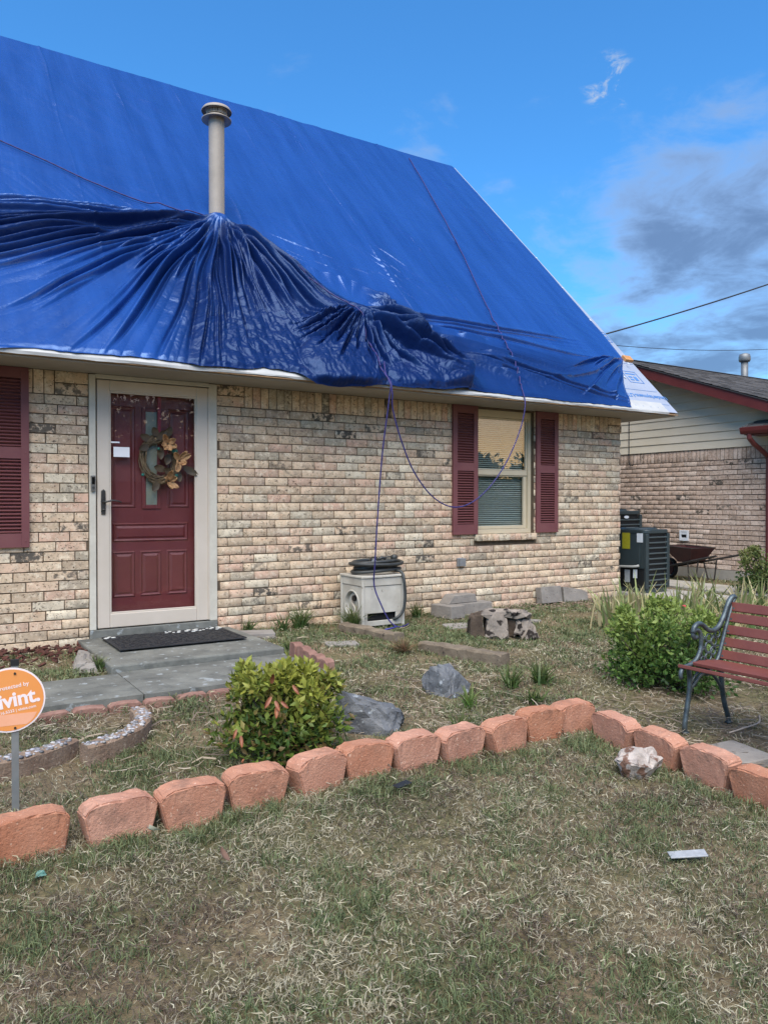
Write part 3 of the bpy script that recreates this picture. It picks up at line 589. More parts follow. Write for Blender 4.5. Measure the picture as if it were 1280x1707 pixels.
# ------------------------------------------------------------------ blue tarp
def poly_dist(x, s, pts):
    best = np.full(np.broadcast(x, s).shape, 9e9); sd = np.zeros_like(best); al = np.zeros_like(best); L0 = 0
    for (ax, ay), (bx, by) in zip(pts, pts[1:]):
        dx, dy = bx - ax, by - ay; l = math.hypot(dx, dy); t = np.clip(((x - ax) * dx + (s - ay) * dy) / l ** 2, 0, 1)
        d = np.hypot(x - ax - t * dx, s - ay - t * dy); cr = (dx * (s - ay) - dy * (x - ax)) / l; k = d < best
        sd = np.where(k, np.sign(cr) * d, sd); al = np.where(k, L0 + t * l, al); best = np.minimum(best, d); L0 += l
    return best, sd, al
def rabs(v, p=.8): return np.abs(v) ** p
def make_pleats():
    rn = random.Random(77); P = []      # x0, s0, x1, s1, amp, steep width, soft width, side
    ax, as_ = 2.75, 2.50
    def radial(cx, cs, phi, r0, r1, amp, w, side, grow=1.):
        c, q = -math.cos(R(phi)), -math.sin(R(phi)); P.append((cx + c * r0, cs + q * r0, cx + c * r1, cs + q * r1, amp, w, side, grow))
    for k in range(11): radial(ax, as_, 8 + 2.4 * k + rn.uniform(-1, 1), rn.choice((.1, .3, .7, 1.2)), rn.uniform(2.2, 4.5), rn.uniform(.022, .042), rn.uniform(.022, .045), 1, .5)
    for k in range(32): radial(ax, as_, 33 + 1.5 * k + rn.uniform(-1.1, 1.1), rn.choice((.08, .15, .3, .9, 1.2)), rn.uniform(1.3, 3.2), rn.uniform(.014, .040), rn.uniform(.014, .034), 1 if rn.random() < .8 else -1)
    for k in range(38): radial(ax + .05, as_, 80 + 1.2 * k + rn.uniform(-1, 1), rn.choice((.06, .1, .3, .7)), rn.uniform(.9, 2.5), rn.uniform(.016, .042), rn.uniform(.012, .030), -1 if rn.random() < .6 else 1)
    for k in range(15):     # drawn along the eave to the right
        q = -.01 - .027 * k + rn.uniform(-.01, .01); x0 = rn.uniform(4.5, 5.6); x1 = min(rn.uniform(5.6, 7.9), 7.95); P.append((x0, 1.32 + q * (x0 - 3.1), x1, 1.32 + q * (x1 - 3.1), rn.uniform(.018, .05), rn.uniform(.022, .045), rn.choice((1, 1, -1)), 0.))
    for k in range(14): radial(7.95, 1.08, 16 + 4.6 * k + rn.uniform(-1.5, 1.5), rn.uniform(.05, .4), rn.uniform(.6, 1.9), rn.uniform(.015, .045), rn.uniform(.018, .035), rn.choice((1, -1)))
    for k in range(30):     # thin drag wrinkles on the open slope
        o = rn.uniform(-.42, .42); e = rn.uniform(.3, 1); P.append((4.05 + o * .9 + rn.uniform(0, .4), 3.5 + o * .5 - rn.uniform(0, .6), 5.42 + o * .35 - .3 * (1 - e), 1.45 + o * .55 + .6 * (1 - e), rn.uniform(.001, .003), rn.uniform(.012, .022), rn.choice((1, -1)), 0.))
    for k in range(22):
        o = rn.uniform(-.25, .30); x1 = rn.uniform(3.9, 5.3); P.append((2.95 + rn.uniform(0, .5), 2.62 + o * .4 - .25 * rn.random(), x1, 2.62 - (x1 - 2.95) * .47 + o, rn.uniform(.001, .003), rn.uniform(.013, .024), rn.choice((1, -1)), 0.))
    for k in range(26):     # fine wrinkles left of the flue, above the dark folds
        x0 = rn.uniform(-.5, 1.9); s0 = rn.uniform(2.5, 4.6); l = rn.uniform(.4, 1.3); P.append((x0, s0, x0 + l, s0 - l * rn.uniform(.25, .55), rn.uniform(.0015, .005), rn.uniform(.012, .026), 1, 0.))
    for k in range(24): radial(3.86, .92, 15 + 4.6 * k + rn.uniform(-3, 3), rn.uniform(.03, .15), rn.uniform(.5, 1.0), rn.uniform(.02, .05), rn.uniform(.02, .04), rn.choice((1, -1)))
    for k in range(22):     # along the bunched roll
        o = rn.uniform(-.16, .2); x0 = rn.uniform(3.75, 4.2); x1 = rn.uniform(4.4, 4.9); f = lambda x: .95 - (x - 3.85) * .74; P.append((x0, f(x0) + o, x1, f(x1) + o * .7, rn.uniform(.02, .055), rn.uniform(.018, .038), rn.choice((1, -1)), 0.))
    return P
PLEATS = make_pleats()
def add_pleats(h, x, s):
    sh = h.shape; x = np.ravel(x); s = np.ravel(s); h = np.ravel(h).copy()
    for (x0, s0, x1, s1, amp, w, side, grow) in PLEATS:
        L = math.hypot(x1 - x0, s1 - s0); ux, us = (x1 - x0) / L, (s1 - s0) / L; W = w * 5 * (1 + grow * .5)
        k = np.nonzero((x > min(x0, x1) - W) & (x < max(x0, x1) + W) & (s > min(s0, s1) - W) & (s < max(s0, s1) + W))[0]
        if not len(k): continue
        t = (x[k] - x0) * ux + (s[k] - s0) * us; n = ((x[k] - x0) * -us + (s[k] - s0) * ux) * side
        n = n + .02 * np.sin(t * 2.1 + x0 * 9) * np.clip(t, 0, 1)
        env = sstep(t, 0, min(.35, L * .3)) * (1 - sstep(t, L * .6, L)); ww = w * (.55 + .5 * grow * np.clip(t, 0, 2.2) + .35 * (1 - grow))
        deep = 1.15 if amp > .014 else .5; gw = np.maximum(ww * .38, .012); g = np.exp(-((n - ww * .55 - gw) / gw) ** 2)          # a rounded fold and the dark tuck beneath it
        h[k] += 1.25 * amp * env * (np.where(n > 0, np.exp(-(n / np.maximum(ww * .55, .013)) ** 2), np.exp(-np.abs(n / (ww * 2.2)) ** 1.5)) - deep * g)
    return h.reshape(sh)
def tarp_h(x, s):
    h = .020 + .020 * perlin(x * .8 + s * .3, s * .6, 40) + .006 * perlin(x * 2.1, s * 1.6, 41)
    wx = x + .05 * perlin(x * .9, s * .9, 42); ws = s + .05 * perlin(x * .9, s * .9, 43)
    upper = sstep(s, .9, 1.9)
    for k in range(12):     # packing creases
        xc = -1 + .83 * k; h += upper * .010 * np.exp(-np.abs((x - xc - .05 * perlin(s * .8, k, 44)) / .016)) * (.5 + .8 * sstep(perlin(s * .9, k * 3.1, 37), -.3, .3))
    for k in range(8):
        sc = .4 + .86 * k; h += upper * .007 * np.exp(-np.abs((s - sc - .04 * perlin(x * .8, k, 45)) / .016))
    n_ = x * .86 + s * .5; t_ = x * .5 - s * .86
    h += upper * .012 * rabs(perlin(n_ * 5, t_ * .5, 46)) * (.3 + sstep(perlin(x * .5, s * .5, 47), -.2, .5))
    h += upper * .0034 * perlin(n_ * 21, t_ * 1.2, 48) * sstep(perlin(x * .6 + 5, s * .6, 49), -.1, .5)
    h += .0016 * perlin(x * 30, s * 1.5, 39) * sstep(perlin(x * .9, s * .35, 38), .05, .4) * upper
    # macro shape: tent at the flue, ridge along the rope, loose flap, bunch, bags
    dx = wx - 2.80; ds = ws - 2.50; r = np.hypot(dx, ds); phi = np.degrees(np.arctan2(-ds, -dx)); phi = np.where(phi < -120, phi + 360, phi)
    low = sstep(phi, 4, 22) * (1 - sstep(phi, 122, 136))
    h += .12 * np.exp(-(r / .16) ** 2) + low * .15 * np.exp(-r / .5) * sstep(r, -.1, .25)
    fan = low * (1 - np.exp(-r / .7)); h += fan * .05 * rabs(perlin(phi * .085, r * .25, 54), .7) * (1 - .6 * sstep(r, 1.6, 2.6)) + fan * .016 * rabs(perlin(phi * .33, r * .4, 55), .8)
    d, sd, al = poly_dist(wx, ws, [(2.85, 2.45), (3.34, 1.62), (3.85, .92)]); h += np.where(sd > 0, np.exp(-(d / .30)), np.exp(-(d / .22) ** 1.4)) * .085 * sstep(al, .05, .5)
    d, sd, al = poly_dist(wx, ws, [(3.05, 2.35), (3.41, 1.98), (3.69, 1.80), (4.11, 1.70), (4.44, 1.50), (4.52, 1.20), (4.69, .94), (4.86, .65), (4.93, .34), (4.80, .05)])
    w0 = sstep(al, .0, .6); h += np.where(sd < 0, .055 * np.exp(-(d / .25)) + .02 * np.exp(-d / .8), .055 * np.exp(-(d / .022) ** 2) + .02 * np.exp(-d / .03)) * w0 * (1 + .35 * perlin(al * 7, .2, 58))
    d, sd, al = poly_dist(wx, ws, [(3.45, .80), (3.85, .92), (4.20, .70), (4.5, .46), (4.80, .22)]); h += np.exp(-(d / .17) ** 2) * (.10 + .02 * perlin(al * 5, sd * 5, 60))
    bg = np.sqrt(((wx - 3.46) / .47) ** 2 + ((ws - .20) / .36) ** 2); h += np.clip(1 - bg ** 2.4, 0, 1) ** .6 * .105
    bg2 = np.sqrt(((wx - 4.38) / .52) ** 2 + ((ws - .20) / .28) ** 2); h += np.clip(1 - bg2 ** 2.2, 0, 1) ** .6 * .08
    d, sd, al = poly_dist(wx, ws, [(7.95, 1.06), (7.1, .62), (6.3, .42), (5.7, .30)]); h += .05 * np.exp(-np.where(sd > 0, d / .03, d / .10)) * sstep(al, .05, .4) * (1 - sstep(al, 1.5, 2.3))
    h = add_pleats(h, wx, ws)
    # crumpled film
    cr = sstep(x, 1.6, 2.4) * (1 - sstep(x, 4.75, 5.1)) * (1 - sstep(s, .7, 1.5)); cr = np.maximum(cr, .10 * sstep(phi, 75, 90) * (1 - sstep(phi, 122, 130)))
    c1 = rabs(perlin(wx * 4.2, ws * 4.2, 64)); c2 = rabs(perlin(wx * 9 + 2 * c1, ws * 9, 65)); c3 = rabs(perlin(wx * 20, ws * 20 + 2 * c2, 66))
    h += cr * (.026 * c1 - .013 * c2 + .006 * c3)
    d2, sd2, al2 = poly_dist(wx, ws, [(4.40, 1.32), (4.62, 1.02), (4.80, .70)]); h += np.exp(-(d2 / .16) ** 2) * (.06 * c1 - .05 * c2 + .02 * c3 + .02)
    h += .006 * (c2 - .5 * c3) * sstep(x, 4.8, 5.4) * (1 - sstep(s, .5, 1.1))
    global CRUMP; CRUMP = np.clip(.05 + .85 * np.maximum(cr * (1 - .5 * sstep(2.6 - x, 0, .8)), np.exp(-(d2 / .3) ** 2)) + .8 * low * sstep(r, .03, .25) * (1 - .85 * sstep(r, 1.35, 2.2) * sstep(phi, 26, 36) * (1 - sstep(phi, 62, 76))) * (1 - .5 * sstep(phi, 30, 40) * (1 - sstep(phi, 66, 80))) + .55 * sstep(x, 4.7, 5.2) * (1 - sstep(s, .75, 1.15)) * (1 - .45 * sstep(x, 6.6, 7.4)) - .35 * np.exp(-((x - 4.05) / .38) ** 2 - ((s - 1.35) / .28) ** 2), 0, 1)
    return .009 + np.where(h > .03, h - .009, .021 * np.exp((h - .03) / .03))
EDGE = [(-3, .0), (.59, .0), (1.17, .012), (1.58, .03), (2.05, .0), (2.5, .01), (2.62, .05), (2.90, .03), (3.0, -.02), (3.10, -.055), (3.3, -.07), (3.55, -.06), (3.73, -.02), (3.85, -.01), (4.17, -.02), (4.6, .0), (4.80, .03), (5.24, .015), (6.0, .0), (6.73, .012), (7.23, .01), (9, .01)]
def smin(x): return np.interp(x, [e[0] for e in EDGE], [e[1] for e in EDGE]) + .012 * perlin(x * 4, .5, 71) + .006 * perlin(x * 13, .5, 72)
def xmax(s): return np.interp(s, [-.2, 0, .49, .8, 1.04, 1.65, 3.4, 6.2, 7], [7.23, 7.24, 7.50, 7.72, 7.93, 7.985, 8.03, 8.035, 8.0]) + .006 * perlin(s * 3, .2, 73)
SR_T = SR + .25
def tarp_pos(x, s, h):
    """slope position with normal offset, bending over the eave (s<0) and over the ridge"""
    over = np.clip((.06 - s) / .12, 0, 1); an = AL + (np.pi / 2 - AL) * over        # normal tilts to -y beyond the eave
    sp = np.maximum(s, 0); y = -.5 + sp * CA; z = 2.27 + sp * SA + np.minimum(s, 0); y = y - .026 * sstep(-s, -.02, .03)
    top = np.maximum(s - SR, 0); y = np.where(top > 0, RIDGE_Y + top * CA, y); z = np.where(top > 0, 2.27 + SR * SA - top * SA, z)
    an = np.where(top > 0, AL - 2 * AL * sstep(top, 0, .06), an)
    return x, y - h * np.sin(an), z + h * np.cos(an)
def build_tarp():
    sg = np.concatenate([np.linspace(0, 1.5, 225), np.linspace(1.5, 2.75, 175)[1:], np.linspace(2.75, SR_T, 135)[1:]])
    tg = np.concatenate([np.linspace(0, .29, 50), np.linspace(.29, .72, 680)[1:], np.linspace(.72, 1, 290)[1:]]); X0 = -2.5
    Tm, Sm = np.meshgrid(tg, sg); X = X0 + Tm * (xmax(Sm) - X0); Sx = Sm + smin(X) * np.clip(1 - Sm / .5, 0, 1)
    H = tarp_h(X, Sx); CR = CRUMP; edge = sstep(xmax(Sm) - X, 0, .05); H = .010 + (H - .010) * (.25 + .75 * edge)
    lo = sstep(Sm, 0, .05); H = .014 + (H - .014) * (.45 + .55 * lo)
    x, y, z = tarp_pos(X, Sx, H); n, m_ = X.shape; idx = np.arange(n * m_).reshape(n, m_)
    F = np.stack([idx[:-1, :-1], idx[:-1, 1:], idx[1:, 1:], idx[1:, :-1]], -1).reshape(-1, 4)
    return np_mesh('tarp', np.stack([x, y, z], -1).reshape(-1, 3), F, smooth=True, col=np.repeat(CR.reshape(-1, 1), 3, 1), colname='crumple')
def tarp_material():
    m = bpy.data.materials.new('blue poly tarp'); m.use_nodes = True; nt = m.node_tree; N = nt.nodes; L = nt.links; p = N['Principled BSDF']
    g = N.new('ShaderNodeNewGeometry')
    def noise(s, d=5, r=.6):
        n_ = N.new('ShaderNodeTexNoise'); n_.inputs['Scale'].default_value = s; n_.inputs['Detail'].default_value = d; n_.inputs['Roughness'].default_value = r; L.new(g.outputs['Position'], n_.inputs['Vector']); return n_.outputs[0]
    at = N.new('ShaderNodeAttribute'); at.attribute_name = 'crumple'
    # loose layered film is darker than flat sheet, its folds' shade painted into the base colour; faint weave bands run down the slope
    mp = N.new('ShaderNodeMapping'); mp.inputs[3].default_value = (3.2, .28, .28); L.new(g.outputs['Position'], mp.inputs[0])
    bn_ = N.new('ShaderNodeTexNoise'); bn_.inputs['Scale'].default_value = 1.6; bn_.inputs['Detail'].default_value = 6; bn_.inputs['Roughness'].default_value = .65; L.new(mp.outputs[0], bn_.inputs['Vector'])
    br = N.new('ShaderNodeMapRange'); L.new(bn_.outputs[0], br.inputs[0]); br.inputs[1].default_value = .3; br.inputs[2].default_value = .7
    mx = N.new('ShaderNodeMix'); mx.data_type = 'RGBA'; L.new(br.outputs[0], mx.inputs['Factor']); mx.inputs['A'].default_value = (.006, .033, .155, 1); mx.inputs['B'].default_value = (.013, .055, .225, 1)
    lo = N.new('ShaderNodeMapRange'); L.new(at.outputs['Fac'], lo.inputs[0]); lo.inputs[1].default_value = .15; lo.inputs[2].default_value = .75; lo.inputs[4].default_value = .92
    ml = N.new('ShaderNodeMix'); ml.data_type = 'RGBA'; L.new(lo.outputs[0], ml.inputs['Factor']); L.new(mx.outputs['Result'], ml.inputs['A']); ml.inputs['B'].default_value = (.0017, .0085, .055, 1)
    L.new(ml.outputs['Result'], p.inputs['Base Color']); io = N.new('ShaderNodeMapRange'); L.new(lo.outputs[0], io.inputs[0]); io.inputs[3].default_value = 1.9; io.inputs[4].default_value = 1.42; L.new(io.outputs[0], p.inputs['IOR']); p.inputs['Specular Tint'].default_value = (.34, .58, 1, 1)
    rr = N.new('ShaderNodeMapRange'); L.new(noise(3.5), rr.inputs[0]); rr.inputs[3].default_value = .20; rr.inputs[4].default_value = .34; ra = N.new('ShaderNodeMath'); ra.operation = 'MULTIPLY_ADD'; L.new(lo.outputs[0], ra.inputs[0]); ra.inputs[1].default_value = .12; L.new(rr.outputs[0], ra.inputs[2]); L.new(ra.outputs[0], p.inputs['Roughness'])
    def mth(op, *v):
        q = N.new('ShaderNodeMath'); q.operation = op
        for i, x in enumerate(v):
            if isinstance(x, (int, float)): q.inputs[i].default_value = x
            else: L.new(x, q.inputs[i])
        return q.outputs[0]
    wp = N.new('ShaderNodeTexNoise'); wp.inputs['Scale'].default_value = 4; wp.inputs['Detail'].default_value = 3; L.new(g.outputs['Position'], wp.inputs['Vector'])
    wv = N.new('ShaderNodeVectorMath'); wv.operation = 'MULTIPLY_ADD'; L.new(wp.outputs['Color'], wv.inputs[0]); wv.inputs[1].default_value = (.25, .25, .25); L.new(g.outputs['Position'], wv.inputs[2])
    def facet(sc):      # film crumples into flat facets with sharp edges
        v = N.new('ShaderNodeTexVoronoi'); v.feature = 'SMOOTH_F1'; v.inputs['Smoothness'].default_value = .08; v.inputs['Scale'].default_value = sc; L.new(wv.outputs[0], v.inputs['Vector']); return v.outputs['Distance']
    hh = mth('ADD', mth('MULTIPLY', facet(5), 1.0), mth('ADD', mth('MULTIPLY', facet(12), .40), mth('MULTIPLY', facet(27), .12)))
    b1 = N.new('ShaderNodeBump'); b1.inputs['Distance'].default_value = .045; L.new(mth('MULTIPLY', at.outputs['Fac'], .13), b1.inputs['Strength']); L.new(hh, b1.inputs['Height'])
    b = N.new('ShaderNodeBump'); b.inputs['Strength'].default_value = .28; b.inputs['Distance'].default_value = .008; L.new(noise(26, 6, .65), b.inputs['Height']); L.new(b1.outputs[0], b.inputs['Normal']); L.new(b.outputs[0], p.inputs['Normal'])
    return m
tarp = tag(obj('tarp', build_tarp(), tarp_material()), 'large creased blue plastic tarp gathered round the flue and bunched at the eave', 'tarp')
def on_tarp(x, s, lift=0.):
    xa, sa = np.array([float(x)]), np.array([float(s)]); q = tarp_pos(xa, sa, tarp_h(xa, sa) + lift); return tuple(float(c[0]) for c in q)
M_grom = pm('pale grommet', '#d5d8dc', None, rough=.35)
for (x, s) in ((7.62, .62), (7.885, .90), (7.955, 1.9), (7.985, 2.7), (8.0, 3.5), (8.0, 4.3), (4.93, .36)):
    m = MB(); m.lathe([(.006, 0), (.016, .0), (.016, .004), (.007, .005)], 12, caps=False); q = m.build('grommet', M_grom, tarp, on_tarp(x, s, .006)); q.rotation_euler = (AL, 0, 0)

# ------------------------------------------------------------------ ropes
M_rope = pm('braided cord', '#ffffff', None, rough=.7, attr='col')
def smooth_path(pts, step):
    P = [Vector(p) for p in pts]; P = [2 * P[0] - P[1]] + P + [2 * P[-1] - P[-2]]; out = []
    for i in range(1, len(P) - 2):
        a, b, c, d = P[i - 1:i + 3]; n = max(2, int((c - b).length / step))
        for k in range(n):
            t = k / n; out.append(.5 * ((2 * b) + (c - a) * t + (2 * a - 5 * b + 4 * c - d) * t * t + (3 * b - a - 3 * c + d) * t ** 3))
    return out + [P[-2]]
def rope(pts, label, r=.0068, step=.014):
    pts = smooth_path(pts, step); m = MB(); n = 6; m.tube(pts, r, n); cols = []
    pal = [lin('#26245e')[:3], lin('#33296a')[:3], lin('#a9a3bf')[:3], lin('#1f1b3e')[:3]]
    for i in range(len(pts)):
        for k in range(n): cols.append(pal[(i + k) % 6 // 2 if (i + k) % 6 < 4 else (3 if (i // 3) % 2 else 0)])
    me = m.mesh('rope', True); a = me.attributes.new('col', 'FLOAT_COLOR', 'POINT'); a.data.foreach_set('color', [c for q in cols for c in (*q, 1.)])
    return tag(obj('rope', me, M_rope), label, 'rope', 'ropes holding the tarp')
def lay(pts, n, lift=.008):
    out = []
    for (a, b), (c, d) in zip(pts, pts[1:]): out += [on_tarp(a + (c - a) * k / n, b + (d - b) * k / n, lift) for k in range(n)]
    return out + [on_tarp(*pts[-1], lift)]
def high(pts, w=6):     # a taut cord spans hollows instead of dipping into them
    P = [Vector(p) for p in pts]; return [tuple(P[i].lerp(P[max(0, i - w)].lerp(P[min(len(P) - 1, i + w)], .5), .75) + Vector((0, -.006, .010))) for i in range(len(P))]
r1 = high(lay([(-.6, 4.2), (.83, 3.43), (1.44, 2.93), (2.03, 2.63), (2.70, 2.47)], 8)) 
r1 += [(2.84, 1.16, 4.12)] + high(lay([(2.98, 2.47), (3.34, 1.56), (3.85, .90), (3.84, .5), (3.76, .05)], 14), 3) + [(3.765, -.70, 2.25), (3.76, -.69, 2.10), (3.73, -.62, 1.6), (3.69, -.60, 1.0), (3.665, -.60, .62), (3.68, -.56, .40), (3.72, -.62, .22), (3.78, -.66, .08), (3.83, -.72, .025), (3.92, -.70, .022), (4.02, -.62, .024)]
rope(r1, 'purple blue rope from the flue down over the eave to the hose box')
r2 = high(lay([(7.05, SR + .02), (6.46, 3.38), (5.97, 1.43), (5.80, .70), (5.55, .05)], 14), 3) + [(5.53, -.56, 2.2), (5.47, -.56, 1.95), (5.30, -.56, 1.62), (5.08, -.56, 1.35), (4.83, -.56, 1.17), (4.58, -.57, 1.12), (4.33, -.58, 1.22), (4.10, -.60, 1.45), (3.93, -.63, 1.75), (3.82, -.66, 2.02), (3.795, -.69, 2.16), (3.80, -.655, 2.27), on_tarp(3.82, .05, .012), on_tarp(3.86, .2, .012)]
rope(r2, 'purple blue rope from the ridge hanging in a slack loop before the window')
m = MB(); m.tube([(3.83, -.725, .028), (3.74, -.76, .024), (3.66, -.78, .022)], .0068, 6)
me = m.mesh('rope', True); a = me.attributes.new('col', 'FLOAT_COLOR', 'POINT'); a.data.foreach_set('color', [c for q in range(len(me.vertices)) for c in lin('#3a3a86')]); tag(obj('rope', me, M_rope), 'frayed short rope end lying on the timber before the hose box', 'rope', 'ropes holding the tarp')
# ------------------------------------------------------------------ overhead lines
M_cab = pm('black cable', '#16171a', None)
def cable(a, b, sag, r, label):
    a, b = Vector(a), Vector(b); m = MB(); m.tube([a.lerp(b, t / 24) - Vector((0, 0, sag * 4 * (t / 24) * (1 - t / 24))) for t in range(25)], r, 5); tag(m.build('overhead_cable', M_cab, smooth=True), label, 'cable')
cable((8.5, 2.0, 3.55), (15.3, .2, 6.0), .1, .012, 'black overhead cable rising to the right above the neighbouring roof')
cable((10.5, 6.5, 4.95), (24.5, 8.4, 6.3), .2, .009, 'thin overhead line sloping down behind the neighbouring roof vent')
# ------------------------------------------------------------------ wreath on the door glass
wr = thing('door_wreath', 'twig wreath with three tan magnolia flowers hung before the red door', 'wreath', (1.875, .03, 1.535))
M_twig = pm('brown twig', '#54452f', '#7a6850', 30, .9); M_pet = pm('tan felt petal', '#7a5230', '#c29a6c', 34, .7); M_lf = pm('dark brown magnolia leaf', '#33291a', '#4b3c26', 12, .6); M_teal = pm('teal berry', '#14544a', '#1f7060', 9, .6)
rs = random.Random(4); m = MB()
for k in range(44):
    R0 = .165 + rs.uniform(-.028, .028); ph = rs.uniform(0, 6.28); q = rs.uniform(-.018, .018); a0 = rs.uniform(0, 6.28); ln = rs.uniform(2.5, 6.2); wv = rs.uniform(2, 5)
    m.tube([((R0 + .012 * math.sin(wv * a + ph)) * .86 * math.cos(a), q + .010 * math.cos(wv * a + ph), (R0 + .012 * math.sin(wv * a + ph)) * 1.08 * math.sin(a)) for a in [a0 + ln * i / 22 for i in range(23)]], .0035, 5)
m.build('twig_ring', M_twig, wr, smooth=True)
def petal(l, w, cup):
    m = MB(); n = 6; vs = []
    for i in range(n + 1):
        t = i / n; ww = w * math.sin(math.pi * min(t * .86 + .10, 1)) ** .7; y = -cup * t * t - .006
        for j in (-1, -.5, 0, .5, 1): vs.append((j * ww, y - cup * .9 * j * j * t, t * l))
    m.add(vs, [(i * 5 + j, i * 5 + j + 1, i * 5 + 6 + j, i * 5 + 5 + j) for i in range(n) for j in range(4)]); return m
def flower(x, z, angs, sc):
    c = MB(); c.lathe([(.002, -.008), (.011, -.006), (.013, .002), (.006, .010)], 10); f = c.build('flower', M_lf, wr, (x, -.052, z), smooth=True)
    for a, l in angs: p = petal(l * sc * .95, .024 * sc, .034); o_ = p.build('petal', M_pet, f, (.008 * math.sin(R(a)), 0, .008 * math.cos(R(a))), (R(rs.uniform(-8, 14)), R(a), R(rs.uniform(-25, 25))), smooth=True); s_ = o_.modifiers.new('sol', 'SOLIDIFY'); s_.thickness = .002
flower(.055, .135, [(-30, .085), (62, .075), (110, .07), (155, .07), (215, .07), (255, .055)], 1.05)
flower(.155, -.01, [(-25, .075), (18, .08), (55, .085), (115, .05), (185, .085), (250, .075)], 1.05)
flower(.06, -.185, [(-65, .075), (22, .10), (60, .06), (140, .075), (195, .07)], 1.05)
for (x, z, a, l) in ((-.08, .165, -70, .10), (-.02, .17, 40, .10), (-.10, .11, -110, .09), (.0, .10, 180, .10), (.08, .05, 200, .10), (.06, .20, 20, .09), (.20, -.06, 120, .14), (.15, -.10, 170, .09), (.04, -.09, -75, .10), (-.02, -.20, 215, .09), (.10, -.12, -60, .08), (-.03, .20, -30, .08)):
    o_ = petal(l, .032, .012).build('leaf', M_lf, wr, (x, -.018 + random.uniform(-.012, .012), z), (0, R(a), 0), smooth=True)
for (x, z) in ((-.155, -.135), (.105, .075), (.12, .065), (.13, .075), (.135, -.135), (.125, -.15), (-.02, .09)):
    b = MB(); b.lathe([(.002, -.013), (.010, -.009), (.014, 0), (.010, .009), (.002, .013)], 8); b.build('berry', M_teal, wr, (x, -.045, z), smooth=True)
m = MB(); m.b2((-.012, .008, .16), (.014, .011, .56)); m.build('ribbon', pm('crimson ribbon', '#7c0f22', None, rough=.4), wr)
# ------------------------------------------------------------------ door mat
dm = thing('door_mat', 'black rubber door mat with white pebble print before the door', 'mat', (1.85, -.45, .064))
m = MB(); m.b2((-.50, -.32, 0), (.50, .30, .010)); m.build('mat_base', pm('black rubber', '#141517', '#1d1e21', 18, .7, .5, 70), dm, bevel=.003)
M_peb = pm('white pebble print', '#b9b9b2', '#d0cfc8', 8, .7); M_blk = pm('black rubber relief', '#191a1d', None, rough=.6); rs = random.Random(8)
pos = []
for t in range(900):
    x, y = rs.uniform(-.48, .48), rs.uniform(-.30, .28); rr = rs.uniform(.012, .022)
    if all((x - a) ** 2 + (y - b) ** 2 > (rr + c) ** 2 * 1.05 for a, b, c in pos): pos.append((x, y, rr))
wm = MB(); bm = MB()
for x, y, rr in pos:
    white = (y > .22 - .03 * math.sin(x * 9)) and (x > -.02 or x < -.40) or (x > .12 and y > .12 + .10 * abs(math.sin(x * 13)))
    a = rs.uniform(0, 3.1); e = rs.uniform(.55, .9); pr = [(math.cos(k * .785) * rr, math.sin(k * .785) * rr * e) for k in range(8)]
    pr = [(x + p * math.cos(a) - q * math.sin(a), y + p * math.sin(a) + q * math.cos(a)) for p, q in pr]
    (wm if white else bm).prism(pr, .0095, .0135, lambda p, q, d: (p, q, d))
tag(wm.build('pebble_print', M_peb, dm), kind='stuff'); tag(bm.build('pebble_relief', M_blk, dm), kind='stuff')
# ------------------------------------------------------------------ orange edging blocks
M_blkf = pm('terracotta concrete', '#a26c52', '#b38066', 6, .95, .7, 80, speck='#c79f86', sscale=75, sth=.64)
def vary(mt, amt=.16, stain='#5d4a3e'):
    nt = mt.node_tree; N = nt.nodes; L = nt.links; p = N['Principled BSDF']; src = p.inputs['Base Color'].links[0].from_socket; oi = N.new('ShaderNodeObjectInfo')
    hs_ = N.new('ShaderNodeHueSaturation'); mr = N.new('ShaderNodeMapRange'); L.new(oi.outputs['Random'], mr.inputs[0]); mr.inputs[3].default_value = 1 - amt; mr.inputs[4].default_value = 1 + amt * .8; L.new(mr.outputs[0], hs_.inputs['Value']); L.new(src, hs_.inputs['Color'])
    ms = N.new('ShaderNodeMapRange'); L.new(oi.outputs['Random'], ms.inputs[0]); ms.inputs[3].default_value = 1.06; ms.inputs[4].default_value = .90; L.new(ms.outputs[0], hs_.inputs['Saturation'])
    tc = N.new('ShaderNodeNewGeometry'); n_ = N.new('ShaderNodeTexNoise'); n_.inputs['Scale'].default_value = 7; n_.inputs['Detail'].default_value = 8; n_.inputs['Roughness'].default_value = .72; L.new(tc.outputs['Position'], n_.inputs['Vector'])
    m2 = N.new('ShaderNodeMapRange'); L.new(n_.outputs[0], m2.inputs[0]); m2.inputs[1].default_value = .52; m2.inputs[2].default_value = .74; m2.inputs[4].default_value = .75
    mx = N.new('ShaderNodeMix'); mx.data_type = 'RGBA'; L.new(m2.outputs[0], mx.inputs['Factor']); L.new(hs_.outputs[0], mx.inputs['A']); mx.inputs['B'].default_value = lin(stain); L.new(mx.outputs['Result'], p.inputs['Base Color'])
vary(M_blkf, .10); vary(M_conc, .05, '#3d403f')
